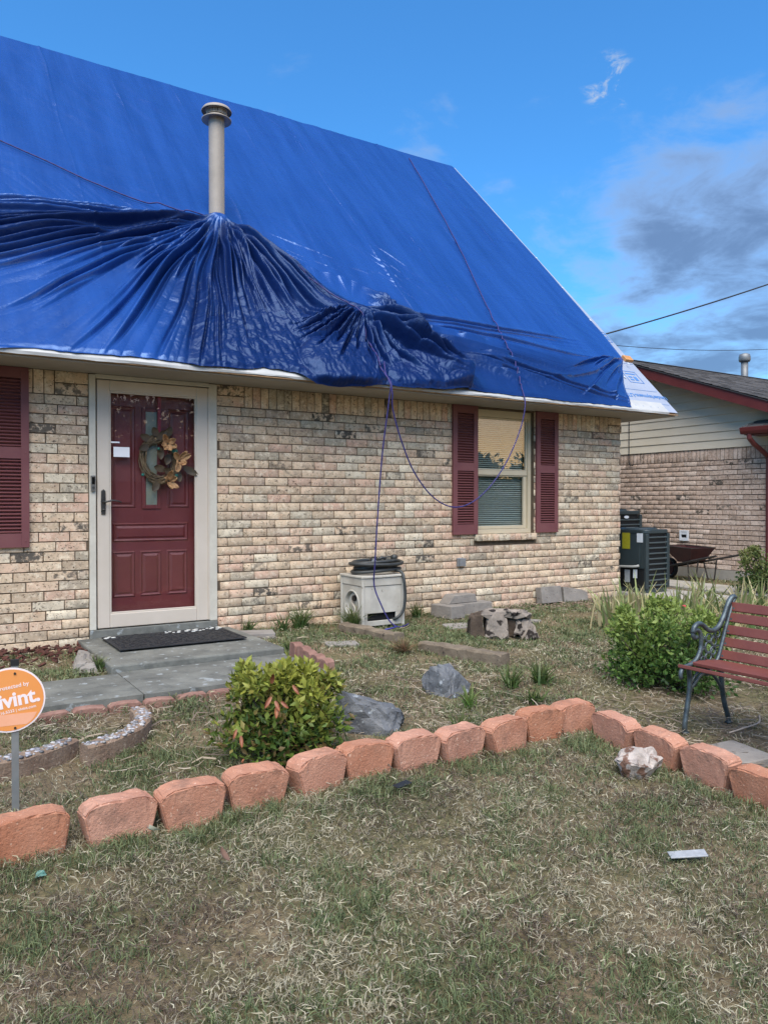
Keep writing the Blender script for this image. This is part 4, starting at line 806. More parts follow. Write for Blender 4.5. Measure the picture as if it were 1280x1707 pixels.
def block_mesh(seed):
    rn = random.Random(seed); bm = bmesh.new(); j = lambda s=.006: rn.uniform(-s, s)
    poly = [(-.104 + j(), -.05), (.104 + j(), -.05), (.140 + j(), .102 + j()), (.128 + j(.004), .122 + j(.004)), (.085 + j(.012), .139 + j(.004)), (.0, .143 + j(.003)), (-.085 + j(.012), .139 + j(.004)), (-.128 + j(.004), .122 + j(.004)), (-.140 + j(), .102 + j())]
    A = [bm.verts.new((a, -.055, b)) for a, b in poly]; B = [bm.verts.new((a, .055, b)) for a, b in poly]; n = len(poly)
    bm.faces.new(A); bm.faces.new(B[::-1])
    for k in range(n): bm.faces.new((A[k], B[k], B[(k + 1) % n], A[(k + 1) % n]))
    bmesh.ops.recalc_face_normals(bm, faces=bm.faces)
    bmesh.ops.bevel(bm, geom=[e for e in bm.edges if e.calc_face_angle(0) > .5], offset=.0055, segments=2, affect='EDGES')
    bmesh.ops.triangulate(bm, faces=[f for f in bm.faces if len(f.verts) > 4]); 
    bmesh.ops.subdivide_edges(bm, edges=[e for e in bm.edges if e.calc_length() > .035], cuts=2, use_grid_fill=True)
    for v in bm.verts:
        rough = .0034 if v.co.z > .10 else .0011; v.co += Vector((j(rough * .6), j(rough), j(rough)))
    me = bpy.data.meshes.new('edging_block'); bm.to_mesh(me); bm.free(); return me
ORD = ['first', 'second', 'third', 'fourth', 'fifth', 'sixth', 'seventh', 'eighth', 'ninth', 'tenth', 'eleventh', 'twelfth']
bms = [block_mesh(s) for s in range(6)]
FB = [(.39, -3.56), (.71, -3.555), (.995, -3.575), (1.295, -3.54), (1.605, -3.53), (1.875, -3.495), (2.145, -3.508), (2.425, -3.522), (2.705, -3.553), (3.0, -3.51), (3.265, -3.495)]
GB = 'orange concrete blocks edging the front bed'; rs = random.Random(3)
def eb(x, y, rz, me, label):
    o_ = obj('edging_block', me, M_blkf, None, (x, y, float(G(y)) + rs.uniform(-.008, .008)), (rs.uniform(-.04, .08), rs.uniform(-.035, .035), rz)); tag(o_, label, 'edging block', GB)
eb(.09, -3.58, R(3), bms[5], 'orange edging block outside the row start, left of the yard sign')
for k, (x, y) in enumerate(FB):
    eb(x, y + .055, R(rs.uniform(-5, 7)) + (R(8) if k == 4 else 0), bms[k % 6], 'orange concrete edging block, %s from the left of the row facing the lawn' % ORD[k])
RB = [(3.33, -3.73, 97), (3.35, -4.01, 93), (3.355, -4.30, 93), (3.335, -4.59, 90), (3.33, -4.88, 90)]
for k, (x, y, a) in enumerate(RB):
    eb(x, y + .02, R(-a), bms[(k * 2 + 1) % 6], 'orange concrete edging block, %s from the corner in the row running beside the bench' % ORD[k])
# ------------------------------------------------------------------ walkway edging bricks
M_scal = pm('weathered red edging', '#6f4d42', '#927062', 12, .92, .4, 60); GS = 'small red edging bricks round the walk'
def edge_brick(L, h, seed):
    rn = random.Random(seed); m = MB(); m.prism([(-L / 2, -.06), (L / 2, -.06), (L / 2, h - .018), (L / 2 - .02, h - .002), (0, h + .003), (-L / 2 + .02, h - .002), (-L / 2, h - .018)], -.035, .035, lambda a, b, d: (a, d, b)); return m.mesh('edging_brick')
e1 = edge_brick(.118, .105, 1); e2 = edge_brick(.19, .035, 2); e1.materials.append(M_scal); e2.materials.append(M_scal)
for k in range(5):
    o_ = obj('edging_brick', e1 if k == 0 else e1.copy(), M_scal, None, (2.535 + rs.uniform(-.008, .008), -1.29 - k * .125, float(G(-1.3 - k * .125)) - .005 * k), (rs.uniform(-.05, .05), rs.uniform(-.04, .04), R(90 + rs.uniform(-4, 4))), .005); tag(o_, 'upright red edging brick, %s from the porch beside the walk end' % ORD[k], 'edging brick', GS)
for k in range(11):
    x = .30 + k * .2; y = -1.985 + .01 * math.sin(k * 2.)
    if k > 9: y += .05
    o_ = obj('edging_brick', e2, M_scal, None, (x + (.08 if k > 7 else 0), y, float(G(y)) - .006 - .012 * rs.random()), (rs.uniform(-.04, .04), rs.uniform(-.05, .05), R(rs.uniform(-4, 4))), .006); tag(o_, 'low red edging brick, %s from the left along the front of the walk' % ORD[k], 'edging brick', GS)
# ------------------------------------------------------------------ curved pebble-topped edging stones
M_agg = pm('brown exposed aggregate', '#7a6250', '#8f7a66', 14, .95, .9, 60, speck='#b09a84', sscale=50, sth=.62)
M_pbl = pm('white pebble', '#a9a49e', '#cbc7c2', 40, .6, attr='col')
def arc_stone(c, r, a0, a1, z, label):
    t = thing('curved_edging_stone', label, 'edging stone', (c[0], c[1], z), 0, 'pebble topped curved edging stones'); m = MB(); n = 16; hw = .045; h = .085; vs = []
    for i in range(n + 1):
        a = R(a0 + (a1 - a0) * i / n)
        for (dr, zz) in ((-hw, -.05), (-hw, h - .01), (-hw + .012, h), (hw - .012, h), (hw, h - .01), (hw, -.05)): vs.append(((r + dr) * math.cos(a), (r + dr) * math.sin(a), zz + rs.uniform(-.003, .003)))
    m.add(vs, [(i * 6 + j, i * 6 + j + 1, i * 6 + 7 + j, i * 6 + 6 + j) for i in range(n) for j in range(5)] + [tuple(range(6))[::-1], tuple(range(n * 6, n * 6 + 6))]); m.build('body', M_agg, t)
    P = MB(); cols = []
    for k in range(150):
        a = R(rs.uniform(a0 + 1, a1 - 1)); rr = r + rs.uniform(-.038, .038); s_ = rs.uniform(.006, .014); b0 = len(P.v); P.lathe([(s_ * .4, -.004), (s_, 0), (s_ * .75, s_ * .45), (.001, s_ * .6)], 6, (rr * math.cos(a), rr * math.sin(a), h - .001)); g = rs.choice((.30, .42, .5, .22, .14)); cols += [(g * 1.02, g, g * (1.0 + rs.uniform(-.06, .1)))] * (len(P.v) - b0)
    me = P.mesh('pebbles', True); at = me.attributes.new('col', 'FLOAT_COLOR', 'POINT'); at.data.foreach_set('color', [v for q in cols for v in (*q, 1.)]); tag(obj('pebbles', me, M_pbl, t), kind='stuff')
arc_stone((.30, -2.28), .52, -110, -42, -.075, 'curved stone curb with white pebble top behind the yard sign')
arc_stone((.58, -2.28), .53, -75, 5, -.07, 'curved stone curb with white pebble top right of the yard sign')
# ------------------------------------------------------------------ yard sign
ys = thing('yard_sign', 'round orange security company yard sign on a metal stake at the left edge', 'sign', (.382, -3.16, -.11), R(-6))
M_or = pm('orange sign print', '#d98a45', '#dd9150', 3, .45); M_sw = pm('sign white', '#e3d5d3', None, rough=.45); M_stk = pm('galvanised stake', '#8a8d8c', '#9da09e', 9, .4, metal=.6)
m = MB(); m.box((0, .006, .25), (.028, .006, .72)); m.build('stake', M_stk, ys, bevel=.001)
def disc(r, y0, y1, n=48): m = MB(); m.prism([(r * math.cos(2 * math.pi * k / n), r * math.sin(2 * math.pi * k / n)) for k in range(n)], y0, y1, lambda a, b, d: (a, d, b)); return m
SZ = .465; SXo = -.018
disc(.132, -.003, .002).build('sign_plate', M_sw, ys, (SXo, 0, SZ)); disc(.1255, -.0042, -.0031).build('orange_face', M_or, ys, (SXo, 0, SZ))
def sgn(txt, size, x, z, mat, off=0., sp=1., name='lettering'): me = text_mesh(txt, size, .0003, off, 'CENTER', sp); o_ = obj(name, me, mat, ys, (SXo + x + .012, -.0047, SZ + z), (R(90), R(-8), 0)); return o_
sgn('vivint.', .083, .004, .0, M_sw, .0024, .98); sgn('protected by', .023, -.002, .055, M_sw, .0002); sgn('800.216.5232 | vivint.com', .0165, 0, -.045, M_sw, .0002)
m = MB(); m.prism([(-.105, -.058), (.10, -.058), (.085, -.085), (.062, -.104), (-.06, -.104), (-.085, -.085)], -.0047, -.0043, lambda a, b, d: (a, d, b)); m.build('pale_panel', pm('pale orange print', '#e0a07c', '#e2a684', 20, .45), ys, (SXo, 0, SZ))
for z in (.108, -.115):
    m = MB(); m.tube([(0, -.004, z), (0, -.008, z)], .005, 8); m.build('bolt', M_pew, ys, (-.0, 0, SZ))
m = MB(); m.b2((-.016, -.002, .604), (.016, .016, .628)); m.build('stake_cap', pm('black plastic', '#111214', None), ys)
# ------------------------------------------------------------------ rocks
def hull_rock(name, pts, mat, loc, rz, label, rough=.006, cuts=3, seed=1, freq=9):
    bm = bmesh.new(); [bm.verts.new(p) for p in pts]; bmesh.ops.convex_hull(bm, input=bm.verts); bmesh.ops.triangulate(bm, faces=bm.faces)
    loose = [v for v in bm.verts if not v.link_faces]; bmesh.ops.delete(bm, geom=loose, context='VERTS')
    bmesh.ops.subdivide_edges(bm, edges=bm.edges, cuts=cuts, use_grid_fill=True); bmesh.ops.triangulate(bm, faces=bm.faces)
    rn = random.Random(seed)
    for v in bm.verts:
        c = v.co; k = float(perlin(c.x * freq + seed, c.y * freq + c.z * freq * .7, seed)); v.co = c + c.normalized() * k * rough * 2.2 + Vector([rn.uniform(-rough, rough) * .5 for _ in range(3)])
    me = bpy.data.meshes.new(name); bm.to_mesh(me); bm.free(); return tag(obj(name, me, mat, None, loc, (0, 0, rz)), label, 'rock')
M_slate = pm('blue grey slate', '#45474a', '#686a6c', 7, .6, .9, 30, speck='#8f9496', sscale=16, sth=.63)
RZ = R(-32)
hull_rock('slate_rock', [(-.17, -.09, -.05), (.12, -.11, -.03), (.20, -.05, .02), (.205, -.02, .055), (.19, .10, .0), (-.16, .13, -.05), (-.15, -.03, .205), (-.12, -.06, .20), (.10, -.07, .115), (.19, -.03, .085), (-.17, .05, .18), (.13, .08, .10), (-.19, -.02, .08), (-.05, -.09, .14)], M_slate, (2.20, -2.93, -.09), RZ, 'long blue grey slate rock beside the variegated bush', .011, 4, 3, 13)
hull_rock('slate_rock', [(-.14, -.05, -.04), (.03, -.13, -.05), (.15, -.03, -.03), (.13, .10, -.04), (-.13, .12, -.04), (-.15, .02, .11), (-.10, -.02, .165), (-.01, -.03, .18), (.06, -.03, .155), (.145, .0, .05), (.03, .09, .16), (.0, -.10, .09)], M_slate, (2.97, -2.62, -.065), RZ, 'pointed blue grey slate rock lying nearer the house', .010, 4, 5, 13)
M_quartz = pm('white quartz', '#968a80', '#b3a89e', 14, .6, .9, 40, speck='#6e5040', sscale=13, sth=.56)
rs = random.Random(12); hull_rock('quartz_rock', [(.118 * math.cos(a) * math.sqrt(1 - h * h) * rs.uniform(.85, 1.08), .09 * math.sin(a) * math.sqrt(1 - h * h) * rs.uniform(.85, 1.1), .055 + .088 * h * rs.uniform(.8, 1.1)) for a, h in [(rs.uniform(0, 6.28), rs.uniform(-.95, .98)) for _ in range(34)]], M_quartz, (3.09, -4.06, -.19), RZ, 'chunky white quartz rock on the lawn by the block row', .009, 3, 9, 22)
# ------------------------------------------------------------------ hose reel box with hose
hb = thing('hose_reel_box', 'dirty beige plastic hose reel box standing against the brick wall', 'hose box', (3.81, -.31, 0), R(0)); hb.scale = (.94, 1, 1)
M_bx = pm('dirty beige plastic', '#a29c90', '#bdb8ac', 5, .55, .1, 30, speck='#6e675c', sscale=18, sth=.67); M_dk = pm('dark gap', '#0f0f10', None, rough=.9)
W, Dp, Hh = .50, .42, .46
m = MB(); x0, x1, y0, y1 = -W / 2, W / 2, -Dp / 2, Dp / 2
m.b2((x0, y0, 0), (x0 + .03, y0 + .03, Hh)); m.b2((x1 - .03, y0, 0), (x1, y0 + .03, Hh)); m.b2((x0, y1 - .03, 0), (x0 + .03, y1, Hh)); m.b2((x1 - .03, y1 - .03, 0), (x1, y1, Hh)); m.b2((x0 + .03, y0 + .004, Hh - .075), (x1 - .03, y0 + .03, Hh)); m.b2((x0 + .004, y0 + .03, Hh - .075), (x0 + .03, y1 - .03, Hh)); m.b2((x1 - .03, y0 + .03, Hh - .075), (x1 - .004, y1 - .03, Hh)); m.b2((x0 + .03, y1 - .03, 0), (x1 - .03, y1 - .004, Hh))
m.build('frame', M_bx, hb, bevel=.006)
m = MB(); m.b2((x0 + .03, y0 + .012, .13), (x1 - .03, y0 + .028, Hh - .078)); m.b2((x0 + .03, y0 + .012, .012), (x0 + .07, y0 + .028, .13)); m.b2((x1 - .10, y0 + .012, .012), (x1 - .03, y0 + .028, .13)); m.b2((x0 + .07, y0 + .012, .012), (x1 - .10, y0 + .028, .06)); m.build('front_panel', M_bx, hb, bevel=.004)
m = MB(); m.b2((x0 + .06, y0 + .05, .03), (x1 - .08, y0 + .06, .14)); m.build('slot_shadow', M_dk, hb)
# left side panel with a round reel opening
m = MB(); n = 32; yc, zc, rr = 0., .20, .125; vs = []; Y0, Y1, Zb, Zt = y0 + .03, y1 - .03, .012, Hh - .078
for k in range(n):
    a = 2 * math.pi * k / n; c, s_ = math.cos(a), math.sin(a); t = min((Y1 - yc) / c if c > 1e-6 else ((Y0 - yc) / c if c < -1e-6 else 9), (Zt - zc) / s_ if s_ > 1e-6 else ((Zb - zc) / s_ if s_ < -1e-6 else 9)); vs += [(x0 + .012, yc + rr * c, zc + rr * s_), (x0 + .012, yc + t * c, zc + t * s_), (x0 + .06, yc + rr * .96 * c, zc + rr * .96 * s_)]
m.add(vs, [(k * 3, k * 3 + 1, (k + 1) % n * 3 + 1, (k + 1) % n * 3) for k in range(n)] + [(k * 3 + 2, k * 3, (k + 1) % n * 3, (k + 1) % n * 3 + 2) for k in range(n)]); m.build('side_panel', M_bx, hb)
m = MB(); m.tube([(x0 + .014, yc + (rr + .008) * math.cos(2 * math.pi * k / 32), zc + (rr + .008) * math.sin(2 * math.pi * k / 32)) for k in range(33)], .010, 6, False); m.build('opening_rim', M_bx, hb, smooth=True)
m = MB(); m.tube([(x0 + .045, yc, zc), (x0 + .058, yc, zc)], .118, 32); m.build('reel_disc', M_bx, hb); m = MB(); m.tube([(x0 + .046, yc - .01, zc + .06), (x0 + .02, yc - .01, zc + .06)], .028, 14); m.build('crank_knob', pm('black knob', '#141416', None, rough=.5), hb); m = MB(); m.tube([(x0 + .030, yc + .04, zc + .02), (x0 + .02, yc - .05, zc - .03), (x0 + .02, yc - .08, zc - .12), (x0 + .0, yc - .10, zc - .17)], .012, 8); m.build('crank_arm', M_bx, hb, smooth=True)
m = MB(); m.b2((x0 + .006, -.13, Hh - .045), (x0 + .0125, .0, Hh - .022)); m.b2((x1 - .03 - .001, y0 + .03, .012), (x1 - .008, y1 - .03, Hh - .078)); m.build('side_trim', M_bx, hb)
m = MB(); m.b2((x0 - .008, y0 - .008, Hh), (-.01, y1 + .004, Hh + .022)); m.build('lid', M_bx, hb, bevel=.006); m = MB(); m.b2((.0, y0 - .008, Hh), (x1 + .008, y1 + .004, Hh + .022)); m.build('lid', M_bx, hb, rot=(0, R(-1.0), 0), bevel=.006)
hs = thing('garden_hose', 'dark grey garden hose coiled on top of the hose box', 'hose', (3.82, -.31, Hh + .024)); M_hs = pm('dark hose rubber', '#2b2d2c', '#3a3c3a', 10, .5, .1, 40); rs = random.Random(5)
pts = []; 
for k in range(150):
    a = k / 150 * 6.28 * 5.2; turn = a / 6.28; rx = .235 + .03 * math.sin(turn * 2.1) ; ry = .16 + .03 * math.cos(turn * 1.7); pts.append((.03 + rx * math.cos(a) + .012 * math.sin(turn * 5), -.01 + ry * math.sin(a), .018 + .022 * min(turn, 4.5) + .008 * math.sin(a * 1.5)))
m = MB(); m.tube(pts, .0165, 8); m.build('coil', M_hs, hs, smooth=True)
m = MB(); m.tube(smooth_path([(.16, -.16, .03), (.19, -.21, .02), (.195, -.245, -.06), (.205, -.25, -.20), (.195, -.245, -.31), (.165, -.235, -.375), (.12, -.215, -.415), (.10, -.17, -.43)], .02), .0145, 8); m.build('tail', M_hs, hs, smooth=True)
m = MB(); m.tube([(-.08, -.15, .125), (-.06, -.10, .135)], [.034, .036], 16); m.tube([(-.07, -.12, .125), (-.02, -.06, .145)], .022, 10); m.build('nozzle', pm('black nozzle', '#19191b', None, rough=.4), hs, smooth=True); m = MB(); m.tube([(-.083, -.158, .125), (-.081, -.152, .125)], .024, 16); m.build('nozzle_face', M_gal, hs)
m = MB(); m.tube([(.02, -.05, .13), (.06, -.06, .155), (.10, -.06, .14)], .016, 8); m.tube([(.10, -.05, .155), (.20, -.04, .155)], .008, 6); m.tube([(.19, -.06, .15), (.23, -.03, .15)], .028, 10); m.build('couplings', M_hs, hs, smooth=True)
# ------------------------------------------------------------------ timbers, stump, concrete pieces
M_tim = pm('weathered timber', '#5d5143', '#7c6f5d', 9, .95, .8, 30, speck='#332c24', sscale=20, sth=.66)
def timber(a, b, z, w, label, seed):
    a, b = Vector(a), Vector(b); L = (b - a).length; n = 14; rn = random.Random(seed); m = MB(); vs = []
    for i in range(n + 1):
        for (yy, zz) in ((-w / 2, -.05), (-w / 2, .055), (-w / 2 + .015, .068), (w / 2 - .015, .068), (w / 2, .055), (w / 2, -.05)): vs.append((L * i / n - L / 2, yy + rn.uniform(-.006, .006), zz + rn.uniform(-.006, .006)))
    m.add(vs, [(i * 6 + j, i * 6 + j + 1, i * 6 + 7 + j, i * 6 + 6 + j) for i in range(n) for j in range(5)] + [tuple(range(6))[::-1], tuple(range(n * 6, n * 6 + 6))])
    c = (a + b) / 2; d = b - a; tag(m.build('landscape_timber', M_tim, None, (c.x, c.y, z), (0, 0, math.atan2(d.y, d.x))), label, 'timber')
timber((3.42, -.45, 0), (3.52, -1.22, 0), -.005, .12, 'weathered landscape timber lying before the hose box', 1); timber((3.57, -1.50, 0), (3.80, -2.25, 0), -.03, .12, 'weathered split timber lying between stump and slate rock', 2)
M_stump = pm('grey weathered wood', '#6a625a', '#928679', 7, .95, .9, 24, speck='#241d18', sscale=9, sth=.55); M_bark = pm('dark bark', '#3a2f26', '#54473a', 10, .95, .9, 20)
st = thing('log_stump', 'grey weathered split log stump lying in the yard', 'stump', (4.50, -1.40, -.012), RZ); rn = random.Random(21)
def chunk(pts, mat, name, seed, rough=.010, cuts=4, freq=16):
    bm = bmesh.new(); [bm.verts.new(p) for p in pts]; bmesh.ops.convex_hull(bm, input=bm.verts); bmesh.ops.delete(bm, geom=[v for v in bm.verts if not v.link_faces], context='VERTS')
    bmesh.ops.triangulate(bm, faces=bm.faces); bmesh.ops.subdivide_edges(bm, edges=bm.edges, cuts=cuts, use_grid_fill=True); bmesh.ops.triangulate(bm, faces=bm.faces)
    for v in bm.verts:
        c = v.co.copy(); k = float(perlin(c.x * freq + seed, c.z * freq * .6 + c.y * freq, seed)); q = abs(float(perlin(c.x * freq * 1.5, c.y * freq * 1.5 + c.z * 9, seed + 3))); v.co = c + Vector((k, -abs(k) * .6, k * .5)) * rough * 2 - Vector((0, 0, 1)) * (q < .10) * rough * 2.5
    me = bpy.data.meshes.new(name); bm.to_mesh(me); bm.free(); obj(name, me, mat, st)
chunk([(-.30, -.06, 0), (-.17, -.10, 0), (-.16, .12, 0), (-.30, .10, 0), (-.29, -.05, .17), (-.19, -.08, .19), (-.18, .1, .2), (-.28, .08, .18)], M_bark, 'bark', 3)
chunk([(-.17, -.13, .0), (.02, -.16, .02), (.06, .02, 0), (-.15, .10, 0), (-.15, -.10, .13), (-.06, -.11, .22), (.03, -.10, .15), (-.16, .06, .21), (.02, .08, .2)], M_stump, 'trunk', 5)
chunk([(-.20, -.08, .185), (.24, -.06, .18), (.27, .10, .175), (-.18, .14, .19), (-.17, -.06, .225), (.10, -.10, .228), (.22, .0, .215), (.2, .1, .215), (-.12, .12, .225)], M_stump, 'wood_slab', 7, .013)
chunk([(.09, -.12, .04), (.20, -.11, .0), (.28, -.04, .0), (.27, .10, 0), (.10, .08, 0), (.12, -.09, .14), (.22, -.07, .13), (.26, .06, .17), (.12, .06, .18)], M_stump, 'wood_chunk', 9, .014)
chunk([(.17, -.18, .0), (.29, -.14, .0), (.27, -.05, 0), (.19, -.08, 0), (.20, -.15, .07), (.27, -.11, .085), (.24, -.06, .1)], M_stump, 'wood_chunk', 11, .010)
chunk([(-.02, -.06, .0), (.12, -.05, 0), (.12, .1, 0), (-.02, .1, 0), (0, -.04, .18), (.11, -.03, .17), (.1, .08, .19)], M_bark, 'hollow_core', 13)
M_cb = pm('rough grey concrete', '#77716a', '#8c857c', 8, .95, .6, 45, speck='#5b554e', sscale=40, sth=.64)
def cblock(dims, loc, rot, label, poly=None, name='concrete_block'):
    m = MB()
    if poly: m.prism(poly, -dims[1] / 2, dims[1] / 2, lambda a, b, d: (a, d, b))
    else: m.b2((-dims[0] / 2, -dims[1] / 2, 0), (dims[0] / 2, dims[1] / 2, dims[2]))
    tag(m.build(name, M_cb, None, loc, rot, bevel=.006), label, 'concrete block', 'loose concrete pieces by the wall')
cblock((.20, .30, .13), (4.72, -.30, -.01), (0, 0, R(8)), 'grey concrete block at the left of the low three piece pile'); cblock((.42, .18, .13), (5.05, -.26, -.01), (0, 0, R(-4)), 'long grey concrete block at the right of the low three piece pile')
cblock((.36, .16, .09), (4.92, -.22, .122), (0, 0, R(2)), 'sloped grey concrete coping piece resting on top of the pile', [(-.20, 0), (.19, 0), (.16, .085), (-.12, .085)])
cblock((.33, .09, .19), (6.35, -.09, .0), (R(-9), 0, R(2)), 'upright pale concrete slab leaning on the wall under the window'); cblock((.32, .09, .17), (6.72, -.10, -.01), (R(-9), 0, R(-5)), 'sloping grey concrete wedge leaning on the wall by the corner', [(-.17, 0), (.19, 0), (.19, .10), (.10, .14), (-.17, .185)])
# flat stones and pads
M_pav = pm('grey paver', '#76706a', '#8c867e', 6, .95, .5, 40)
def slab_stone(pts, z, h, label, name='paving_stone'):
    c = Vector((sum(p[0] for p in pts) / len(pts), sum(p[1] for p in pts) / len(pts), z)); m = MB(); m.prism([(p[0] - c.x, p[1] - c.y) for p in pts], -.04, h, lambda a, b, d: (a, b, d)); tag(m.build(name, M_pav, None, c, bevel=.006), label, 'paving stone')
slab_stone([(3.55, -3.98), (3.92, -4.02), (3.86, -4.32), (3.52, -4.28)], -.185, .022, 'grey paving stone beside the block row under the bench front'); slab_stone([(3.50, -4.33), (3.86, -4.37), (3.82, -4.75), (3.48, -4.70)], -.21, .022, 'grey paving stone nearer the viewer beside the block row')
slab_stone([(4.25, -.95), (4.75, -1.0), (4.70, -.75), (4.35, -.70)], -.006, .012, 'flat tan flagstone sunk in grass beside the concrete pile'); slab_stone([(4.9, -1.05), (5.35, -1.0), (5.2, -.8), (4.95, -.85)], -.006, .010, 'flat reddish flagstone sunk in grass behind the stump'); slab_stone([(2.95, -.95), (3.2, -1.05), (3.15, -1.2), (2.9, -1.12)], -.01, .02, 'flat stone in the grass right of the porch'); slab_stone([(2.50, -.20), (2.78, -.30), (2.72, -.50), (2.48, -.42)], -.01, .045, 'reddish flat stone at the wall beside the door')
hull_rock('concrete_lump', [(-.09, -.22, 0), (.07, -.24, -.01), (.09, .2, 0), (-.07, .24, 0), (-.05, -.15, .07), (.05, -.18, .05), (.06, .15, .06), (-.04, .18, .085), (0, 0, .09)], M_cb, (1.10, -.82, -.01), R(-8), 'rough mossy concrete lump along the left porch edge', .009, 3, 8, 14)
hull_rock('flat_stone', [(-.14, -.08, 0), (.14, -.09, 0), (.15, .07, .0), (-.12, .09, 0), (-.12, -.06, .07), (.12, -.07, .06), (.12, .06, .075), (-.1, .07, .07)], M_pav, (7.25, -1.15, 0), 0, 'flat grey stone on the concrete pad before the air conditioner', .003, 2, 4); hull_rock('flat_stone', [(-.10, -.06, 0), (.10, -.06, 0), (.1, .05, .0), (-.09, .06, 0), (-.07, -.04, .05), (.07, -.05, .05), (.08, .05, .05)], M_slate, (7.2, -1.13, .075), .4, 'small dark stone stacked on the flat stone by the pad', .003, 2, 6)
# ------------------------------------------------------------------ air conditioners
M_ac = pm('dark slate green enamel', '#2a3436', '#323c3e', 3, .4); M_acd = pm('black coil', '#0b0d0e', None, rough=.6); M_acl = pm('louver grey', '#4a5456', None, rough=.4)
def rrect(x0, x1, y0, y1, r, n=6):
    P = []
    for cx_, cy_, a0 in ((x1 - r, y0 + r, -90), (x1 - r, y1 - r, 0), (x0 + r, y1 - r, 90), (x0 + r, y0 + r, 180)): P += [(cx_ + r * math.cos(R(a0 + 90 * k / n)), cy_ + r * math.sin(R(a0 + 90 * k / n))) for k in range(n + 1)]
    return P
def ac(loc, rz, W, D_, H, label, stickers):
    t = thing('air_conditioner', label, 'air conditioner', loc, rz, 'outdoor air conditioning units'); 
    m = MB(); m.prism(rrect(.02, W - .02, .02, D_ - .02, .06), .05, H - .05, lambda a, b, d: (a, b, d)); m.build('coil', M_acd, t)
    m = MB(); m.prism(rrect(0, W, 0, D_, .08), 0, .05, lambda a, b, d: (a, b, d)); m.build('base', M_ac, t)
    m = MB(); m.prism(rrect(-.008, W + .008, -.008, D_ + .008, .085), H - .05, H, lambda a, b, d: (a, b, d)); m.build('top_cover', M_ac, t, bevel=.01)
    m = MB(); m.lathe([(.20, H + .002), (.22, H + .02), (.24, H + .002)], 28, (W / 2, D_ / 2, 0), caps=False); [m.tube([(W / 2 + .22 * math.cos(R(a)), D_ / 2 + .22 * math.sin(R(a)), H + .012), (W / 2, D_ / 2, H + .022)], .004, 5) for a in range(0, 360, 30)]; m.build('fan_guard', M_ac, t)
    m = MB(); m.b2((-.002, .10, H * .38), (.018, D_ - .02, H - .05)); m.b2((-.004, .0, .05), (.05, .035, H - .05)); m.b2((.004, .035, H * .38), (.018, .10, H - .05)); m.build('panel', M_ac, t, bevel=.008)
    m = MB(); m.b2((W - .05, -.004, .05), (W + .004, .03, H - .05)); m.build('corner_post', M_ac, t, bevel=.006)
    n = int((H - .12) / .068); lm = MB(); lm.box((W / 2, .004, 0), (W - .10, .014, .014), (R(25), 0, 0)); me = lm.mesh('louver')
    for k in range(n): obj('louver', me, M_acl, t, (0, 0, .09 + k * .068))
    for (y0, y1, z0, z1, mt) in stickers: m = MB(); m.b2((-.0065, y0, z0), (-.0035, y1, z1)); m.build('sticker', mt, t)
    return t
M_yel = pm('yellow energy label', '#8f8a1e', '#a09a2a', 40, .5); M_stw = pm('white sticker', '#c9cdd0', None, rough=.5); M_stg = pm('grey sticker', '#8d9396', '#a3a8aa', 30, .5)
a1 = ac((7.93, -.17, .02), R(3), .47, .60, .80, 'dark green air conditioner with yellow and white labels beside the house corner', [(.25, .37, .55, .76, M_yel), (.055, .145, .64, .755, M_stw), (.25, .33, .12, .28, M_stg), (.14, .20, .18, .29, M_stw)])
m = MB(); m.tube(smooth_path([(-.02, .10, .345), (-.05, .16, .33), (-.06, .40, .32), (-.16, .6, .33)], .04), .016, 8); m.build('line_set', pm('pipe insulation', '#9a9a94', None), a1, smooth=True)
a2 = ac((8.22, .62, .02), R(2), .60, .62, 1.03, 'taller dark air conditioner standing behind the first one', [])
m = MB(); m.prism([(.05 * math.cos(k * .524), .02 * math.sin(k * .524)) for k in range(12)], -.010, -.005, lambda a, b, d: (.26 + a, d, .945 + b)); m.build('badge', M_stw, a2)
o = MB(); o.b2((7.75, -1.0, -.05), (8.62, 1.4, .018)); tag(o.build('concrete_pad', M_conc2), kind='structure')
# ------------------------------------------------------------------ wheelbarrow
wb = thing('wheelbarrow', 'old maroon wheelbarrow with black handles parked at the neighbouring wall', 'wheelbarrow', (10.05, .75, 0), R(-97)); wb.scale = (.8, .8, .82); M_tray = pm('maroon tray', '#2e1012', '#3c1718', 5, .6); M_hd = pm('worn black wood', '#26221f', '#37322d', 8, .7)
m = MB(); T = [(-.42, -.30, .62), (.30, -.30, .60), (.30, .30, .60), (-.42, .30, .62)]; Bt = [(-.12, -.18, .34), (.16, -.18, .36), (.16, .18, .36), (-.12, .18, .34)]; m.add(T + Bt, [(0, 1, 5, 4), (1, 2, 6, 5), (2, 3, 7, 6), (3, 0, 4, 7), (4, 5, 6, 7)]); o_ = m.build('tray', M_tray, wb); s_ = o_.modifiers.new('sol', 'SOLIDIFY'); s_.thickness = .008
m = MB(); m.tube([Vector(p) for p in T + T[:1]], .011, 6); m.build('rim', M_hd, wb)
for s_ in (-1, 1): m = MB(); m.tube([(-.55, s_ * .08, .20), (.2, s_ * .22, .36), (.85, s_ * .29, .50)], .022, 6); m.build('handle', M_hd, wb)
for s_ in (-1, 1): m = MB(); m.tube([(.12, s_ * .20, .35), (.20, s_ * .24, .0), (.34, s_ * .24, .02), (.40, s_ * .23, .40)], .014, 6); m.build('leg', M_hd, wb)
